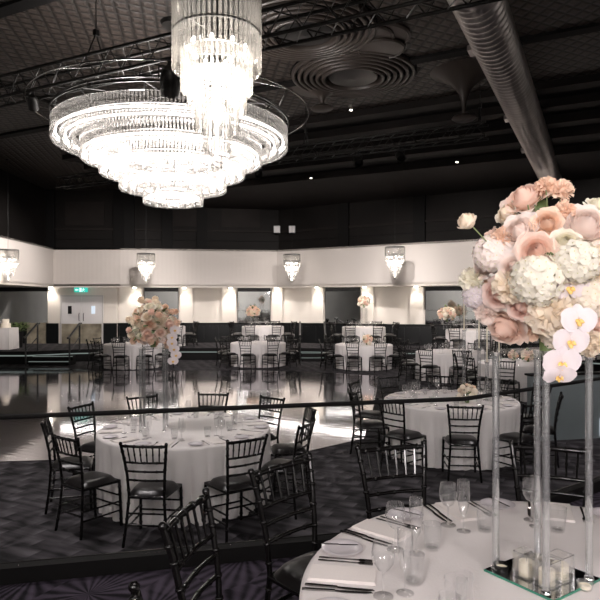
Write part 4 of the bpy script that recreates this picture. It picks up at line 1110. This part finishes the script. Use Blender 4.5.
m = MB(); m.path([(0, 0, z_(3.15)), (0, 0, CEIL-3.65)], .02, 8); m.lathe([(.001, CEIL-3.65), (.2, CEIL-3.65), (.18, CEIL-3.71), (.001, CEIL-3.71)], 20); link('hanging_rod', m.mesh('hanging_rod', 'truss', True), bc)
for k in range(6):
    a = 2*PI*k/6; ld = bpy.data.lights.new('grand_glow', 'POINT'); ld.energy = 45; ld.color = (1, .94, .91); ld.shadow_soft_size = .1
    link('grand_glow', ld, None, (BX+.75*cos(a), BY+.75*sin(a), EYE+2.25))

# ------------------------------------------------------------------ trusses, stage lights
def truss(u0, u1, w, z, label, size=.30, hangs=()):
    mid = uw((u0+u1)/2, w, z); L_ = u1-u0
    o = link('lighting_truss', None, None, mid, (0, 0, math.atan2(UX.y, UX.x))); tag(o, label, 'truss'); h = size/2
    for sy in (-1, 1):
        for sz in (-1, 1):
            m = MB(); m.path([(-L_/2, sy*h, sz*h), (L_/2, sy*h, sz*h)], .024, 8); link('chord', m.mesh('chord', 'truss', True), o)
    m = MB(); n = int(L_/.42)
    for k in range(n):
        x0 = -L_/2+L_*k/n; x1 = -L_/2+L_*(k+1)/n; xm = (x0+x1)/2
        for sy in (-1, 1): m.path([(x0, sy*h, -h), (xm, sy*h, h), (x1, sy*h, -h)], .010, 5)
        for sz in (-1, 1): m.path([(x0, -h, sz*h), (xm, h, sz*h), (x1, -h, sz*h)], .010, 5)
    link('lattice', m.mesh('lattice', 'truss', True), o)
    for x in hangs:
        m = MB(); m.path([(x, -h, h), (x, 0, h+.35), (x, h, h)], .012, 6); m.path([(x, 0, h+.35), (x, 0, CEIL-z)], .008, 6); m.box((x, 0, h+.35), (.06, .06, .08)); link('hanger', m.mesh('hanger', 'black_metal', True), o)
    return o
# u position of pixel column on a truss line
def u_at(px, w):
    k = (px-300)/600    # x = k y ; x = .894u+.448w ; y = -.448u+.894w
    return (k*.894*w-.448*w)/(.894+k*.448)
W1, W2, TZ = 6.06, 11.6, 5.30
u0, u1 = u_at(-160, W1), u_at(560, W1); um = (u0+u1)/2
truss(u0, u1, W1, TZ, 'long black box truss crossing the ceiling in front of the big chandelier', hangs=(u_at(96, W1)-um, u_at(420, W1)-um))
u0, u1 = u_at(60, W2), u_at(487, W2); um = (u0+u1)/2
truss(u0, u1, W2, TZ+.04, 'far black box truss below the ceiling roses', .26, hangs=(u_at(306, W2)-um, u_at(480, W2)-um))
def par_light(p, rz, tilt, label, s=1, lens='rose_dark'):
    o = link('stage_or_fill_lamp', None, None, p, (0, 0, rz)); tag(o, label, 'stage light', 'stage lights on the trusses'); o.scale = (s, s, s)
    m = MB(); m.box((0, 0, -.02), (.05, .05, .08)); m.path([(-.11, 0, -.17), (-.11, 0, -.06), (.11, 0, -.06), (.11, 0, -.17)], .008, 6); link('yoke', m.mesh('yoke', 'black_metal', True), o)
    m = MB(); m.lathe([(.001, .14), (.05, .14), (.085, .09), (.10, 0), (.10, -.13), (.092, -.13), (.09, -.02)], 24); b_ = link('housing', m.mesh('housing', 'truss', True), o, (0, 0, -.19), (tilt, 0, 0))
    m = MB(); m.ball((0, 0, -.06), .088, 16, 6, (1, 1, .3)); link('lens', m.mesh('lens', lens, True), b_)
    return o
def on_truss(px, w, z): u = u_at(px, w); v = uw(u, w, z); return v
par_light(on_truss(33, W1-.15, TZ-.193), .3, .9, 'black stage light hanging at the left end of the near truss', .75)
par_light(on_truss(170, W1-.15, TZ-.197), .2, .8, 'big black round stage light under the near truss, above the chandelier', 1.25)
par_light(on_truss(258, W2-.13, TZ+.04-.13-.024-.008), .2, -.9, 'small stage light under the far truss, right of the big chandelier', .9)
par_light(on_truss(358, W2-.13, TZ+.04-.13-.024-.008), .2, -.9, 'small stage light under the far truss, left one of the right pair', .9)
par_light(on_truss(400, W2-.13, TZ+.04-.13-.024-.008), .2, -.9, 'small stage light under the far truss, right one of the right pair', .9)
def spot(p, tgt, e, ang, blend=.6, size=.1, col=(1, .925, .885)):
    ld = bpy.data.lights.new('stage_or_fill_beam', 'SPOT'); ld.energy = e; ld.spot_size = math.radians(ang); ld.spot_blend = blend; ld.shadow_soft_size = size; ld.color = col
    o = link('stage_or_fill_beam', ld, None, p); o.rotation_euler = (Vector(tgt)-Vector(p)).to_track_quat('-Z', 'Y').to_euler(); return o
for px, tx, ty in ((100, -12, 20.5), (170, -7.5, 22.3), (258, -3, 22.9), (358, 1.8, 21.6), (400, 5.2, 19.2), (470, 8.8, 17)):
    p = on_truss(px, W2, TZ-.42); spot(p, (tx, ty, 2.75), 1900, 50, .9, .15)  # outer beams added without a fixture, to brighten the soffit

for px, t_, e_ in ((170, (-3.2, 20.2, .8), 1100), (358, (2.4, 19.4, .8), 1100), (470, (4.7, 15.2, .7), 650)):  # extra beams added to brighten the far tables
    spot(on_truss(px, W2, TZ-.42), t_, e_, 58, .9, .15, (1, .93, .92))

# galvanised spiral duct
m = MB(); P0 = Vector((2.17, 7.3, 0)); dr_ = Vector((.448, .894, 0)); s0, s1 = -7.5, 15.2
n = 18; pts = []; rad = []
k = s0; i = 0
while k < s1:
    for dk, rr2 in ((0, .294), (.08, .294), (.10, .311), (.13, .311), (.15, .294)):
        v = P0+dr_*(k+dk); pts.append((v.x, v.y, 5.80)); rad.append(rr2)
    k += .155
m.path(pts, rad, 32)
du = link('spiral_duct', None); tag(du, 'large round galvanised spiral duct running across the ceiling at right', 'duct')
du.location = (P0.x, P0.y, 5.5)
me = m.mesh('duct_pipe', 'duct', True); o = link('duct_pipe', me, du); o.location = (-P0.x, -P0.y, -5.5)
for s in (-4, 2.6, 8.2, 13.8):
    v = dr_*s; m = MB(); c = Vector((v.x, v.y, .30)); a_ = Vector((dr_.y, -dr_.x, 0))
    m.path([c+Vector((0, 0, .31)), c+Vector((0, 0, CEIL-5.8))], .01, 6); link('hanger_band', m.mesh('hanger_band', 'truss', True), du)
for s in (1.3, 4.9, 7.7):
    v = dr_*s-Vector((dr_.y, -dr_.x, 0))*.33; m = MB(); m.box((v.x, v.y, .24), (.07, .26, .07), math.atan2(dr_.y, dr_.x)-PI/2); link('air_outlet', m.mesh('air_outlet', 'duct'), du)

# ceiling roses with concentric rings
def ceiling_rose(c, R, label):
    o = link('ceiling_rose', None, None, (c[0], c[1], CEIL)); tag(o, label, 'ceiling rose', 'round ceiling roses')
    m = MB(); m.lathe([(R*1.02, 0), (R*1.02, -.02), (.001, -.02)], 72); link('backing', m.mesh('backing', 'dark_trim', True), o)
    for k in range(6):
        r = R*(1-.098*k); z = -.05-.012*k; m = MB()
        m.lathe([(r, -.02), (r, z-.02), (r-R*.012, z-.035), (r-R*.045, z-.035), (r-R*.058, z-.02), (r-R*.058, -.02)], 72); link('ring', m.mesh('ring', 'rose_plaster', True), o)
    m = MB(); m.lathe([(R*.40, -.03), (R*.39, -.10), (R*.2, -.12), (.03, -.125), (.001, -.13)], 60); link('centre_disc', m.mesh('centre_disc', 'rose_dark', True), o)
ceiling_rose((.99, 11.18), 1.15, 'round ceiling rose with concentric rings, the fully visible right one')
ceiling_rose((.08, 9.34), 1.10, 'round ceiling rose with concentric rings, half hidden behind the near truss')
def trumpet(px, yc, h, label, R=.62, dz=.8):
    d = (CEIL-EYE)*600/(301-yc)
    o = link('ceiling_trumpet', None, None, ((px-300)/600*d, d, CEIL)); tag(o, label, 'ceiling ornament', 'flared ceiling ornaments')
    prof = [(R*(.06+.94*(1-t)**3.2), -dz*t) for t in [k/14 for k in range(15)]]
    m = MB(); m.lathe(prof, 40); link('flare', m.mesh('flare', 'rose_plaster', True), o)
    m = MB(); m.lathe([(.001, -dz+.03), (.05, -dz+.03), (.20, -dz-.03), (.225, -dz-.06), (.19, -dz-.09), (.001, -dz-.10)], 32); link('dish', m.mesh('dish', 'rose_plaster', True), o)
trumpet(464, 72, 0, 'flared trumpet shaped ceiling ornament with a small dish, beside the duct')
trumpet(322, 88, 0, 'flared trumpet shaped ceiling ornament left of the full ceiling rose', .6, .35)
m = MB()
o = link('ceiling_fan_relief', None, None, (at(378, 36, 9.62).x, 9.62, CEIL)); tag(o, 'overlapping rounded relief discs beside the half hidden ceiling rose', 'ceiling ornament')
for k, (dx, dy, R) in enumerate(((0, 0, .52), (-.22, -.02, .48), (.1, .35, .4))):
    m = MB(); m.lathe([(R, 0), (R, -.03-.02*k), (R*.93, -.05-.02*k), (R*.9, -.03-.02*k), (.001, -.035-.02*k)], 48, (dx, dy, 0)); link('disc', m.mesh('disc', 'rose_plaster', True), o)
# pinpoint ceiling lights
cd = MB(); cd.ball((0, 0, 0), .035, 10, 6, (1, 1, .6)); cdl = cd.mesh('lens', 'led_warm', True)
cr = MB(); cr.lathe([(.03, .02), (.05, .0), (.06, .01), (.06, .03)], 16); crm = cr.mesh('bezel', 'dark_trim', True)
for px, py, z, ww in ((351, 110, CEIL-.06, 'below the full ceiling rose'), (311, 178, 5.72, 'high on the dark back ceiling, left one'), (457, 162, 5.72, 'high on the dark back ceiling, right one')):
    d = (z-EYE)*600/(301-py)
    place(sp('pin_light', None, [sp('lens', cdl), sp('bezel', crm)]), ((px-300)/600*d, d, z), 0, 'tiny white ceiling pin light '+ww, 'downlight', 'pin lights')
# two small boxes on the upper wall
for px, w_, nn in ((277, 'speaker_box', 'left'), (292, 'speaker_box', 'right')):
    p = at(px, 229.5, 23.15); o = link(w_, None, None, (p.x, p.y, p.z)); tag(o, 'small pale grey box on the dark wall ledge, the %s of two' % nn, 'speaker')
    m = MB(); m.box((0, 0, 0), (.24, .2, .26)); link('cabinet', m.mesh('cabinet', 'skin'), o)
    m = MB(); m.box((0, -.105, 0), (.19, .01, .2)); link('grille', m.mesh('grille', 'door'), o)

# ------------------------------------------------------------------ unseen fill lamps added over the near platform and the middle
def ceiling_fill(x, y, e, ang=95, size=.25):
    m = MB(); o = link('fill_downlight', None, None, (x, y, CEIL)); tag(o, 'added unseen ceiling fill light above the near seating', 'downlight', 'added ceiling fill lights')
    m = MB(); m.lathe([(.12, -.01), (.16, -.02), (.17, 0)], 24); link('bezel', m.mesh('bezel', 'dark_trim', True), o)
    m = MB(); m.disc((0, 0, -.008), .12, 24, False); link('lens', m.mesh('lens', 'led_warm'), o)
    ld = bpy.data.lights.new('ceiling_fill_beam', 'SPOT'); ld.energy = e; ld.spot_size = math.radians(ang); ld.spot_blend = .8; ld.shadow_soft_size = size; ld.color = (1, .925, .92)
    link('ceiling_fill_beam', ld, None, (x, y, CEIL-.05))
ceiling_fill(.2, .2, 230); ceiling_fill(2.4, 1.0, 120); ceiling_fill(-3.4, 5.6, 800); ceiling_fill(4.4, 7.0, 700); ceiling_fill(-4.5, 1, 200)
# unseen fill lamps added behind the camera to brighten the near tables
for (x, y, z, tgt, e, ang, nn) in ((-1.6, -3.6, 3.4, (.9, 2.1, 2.0), 950, 42, 'left'), (2.6, -3.6, 3.4, (.9, 2.1, 2.2), 600, 42, 'right'),
                       (-.5, -3.6, 5.6, (-1.6, 6.8, 1.2), 480, 40, 'centre'), (5.0, -3.6, 5.6, (2.4, 9.5, .3), 500, 40, 'far right')):
    pl_ = par_light((x, y, z+.2), 0, 1.0, 'added fill lamp behind the camera, '+nn, 1.0, 'led_warm')
    spot((x, y+.25, z), tgt, e, ang, .7, .6, (1, .925, .92))
    m = MB(); m.path([(0, 0, .015), (0, 0, CEIL-z-.2)], .015, 6); link('fill_rod', m.mesh('fill_rod', 'truss'), pl_)
spot((-3, 3, 6.2), (-4, -4, 2.6), 3600, 95, .9, .3); spot((4, 4, 6.2), (3, -4, 2.6), 3600, 95, .9, .3)  # added fill beams without fixtures, light the rear wall for the mirrors
spot((5, 6, 6.2), (12.5, 4, 2.6), 2600, 100, .9, .3); spot((-6, 8, 6.2), (-14, 8, 2.4), 1500, 100, .9, .3)  # added fill beams on the side walls, also for the mirrors

# ------------------------------------------------------------------ world, camera, view
w = bpy.data.worlds.new('World'); S.world = w; w.use_nodes = True
w.node_tree.nodes['Background'].inputs[0].default_value = (.5, .45, .42, 1); w.node_tree.nodes['Background'].inputs[1].default_value = .02
cam = bpy.data.cameras.new('Camera'); cam.sensor_width = 36; cam.sensor_height = 36; cam.lens = 36; cam.clip_start = .05; cam.clip_end = 100; cam.shift_y = 1/600
co = bpy.data.objects.new('Camera', cam); COL.objects.link(co); co.location = (0, 0, EYE); co.rotation_euler = (PI/2, 0, 0)
S.camera = co
S.view_settings.view_transform = 'Standard'; S.view_settings.look = 'None'; S.view_settings.gamma = 1; S.view_settings.use_curve_mapping = False
S.view_settings.exposure = 0.10
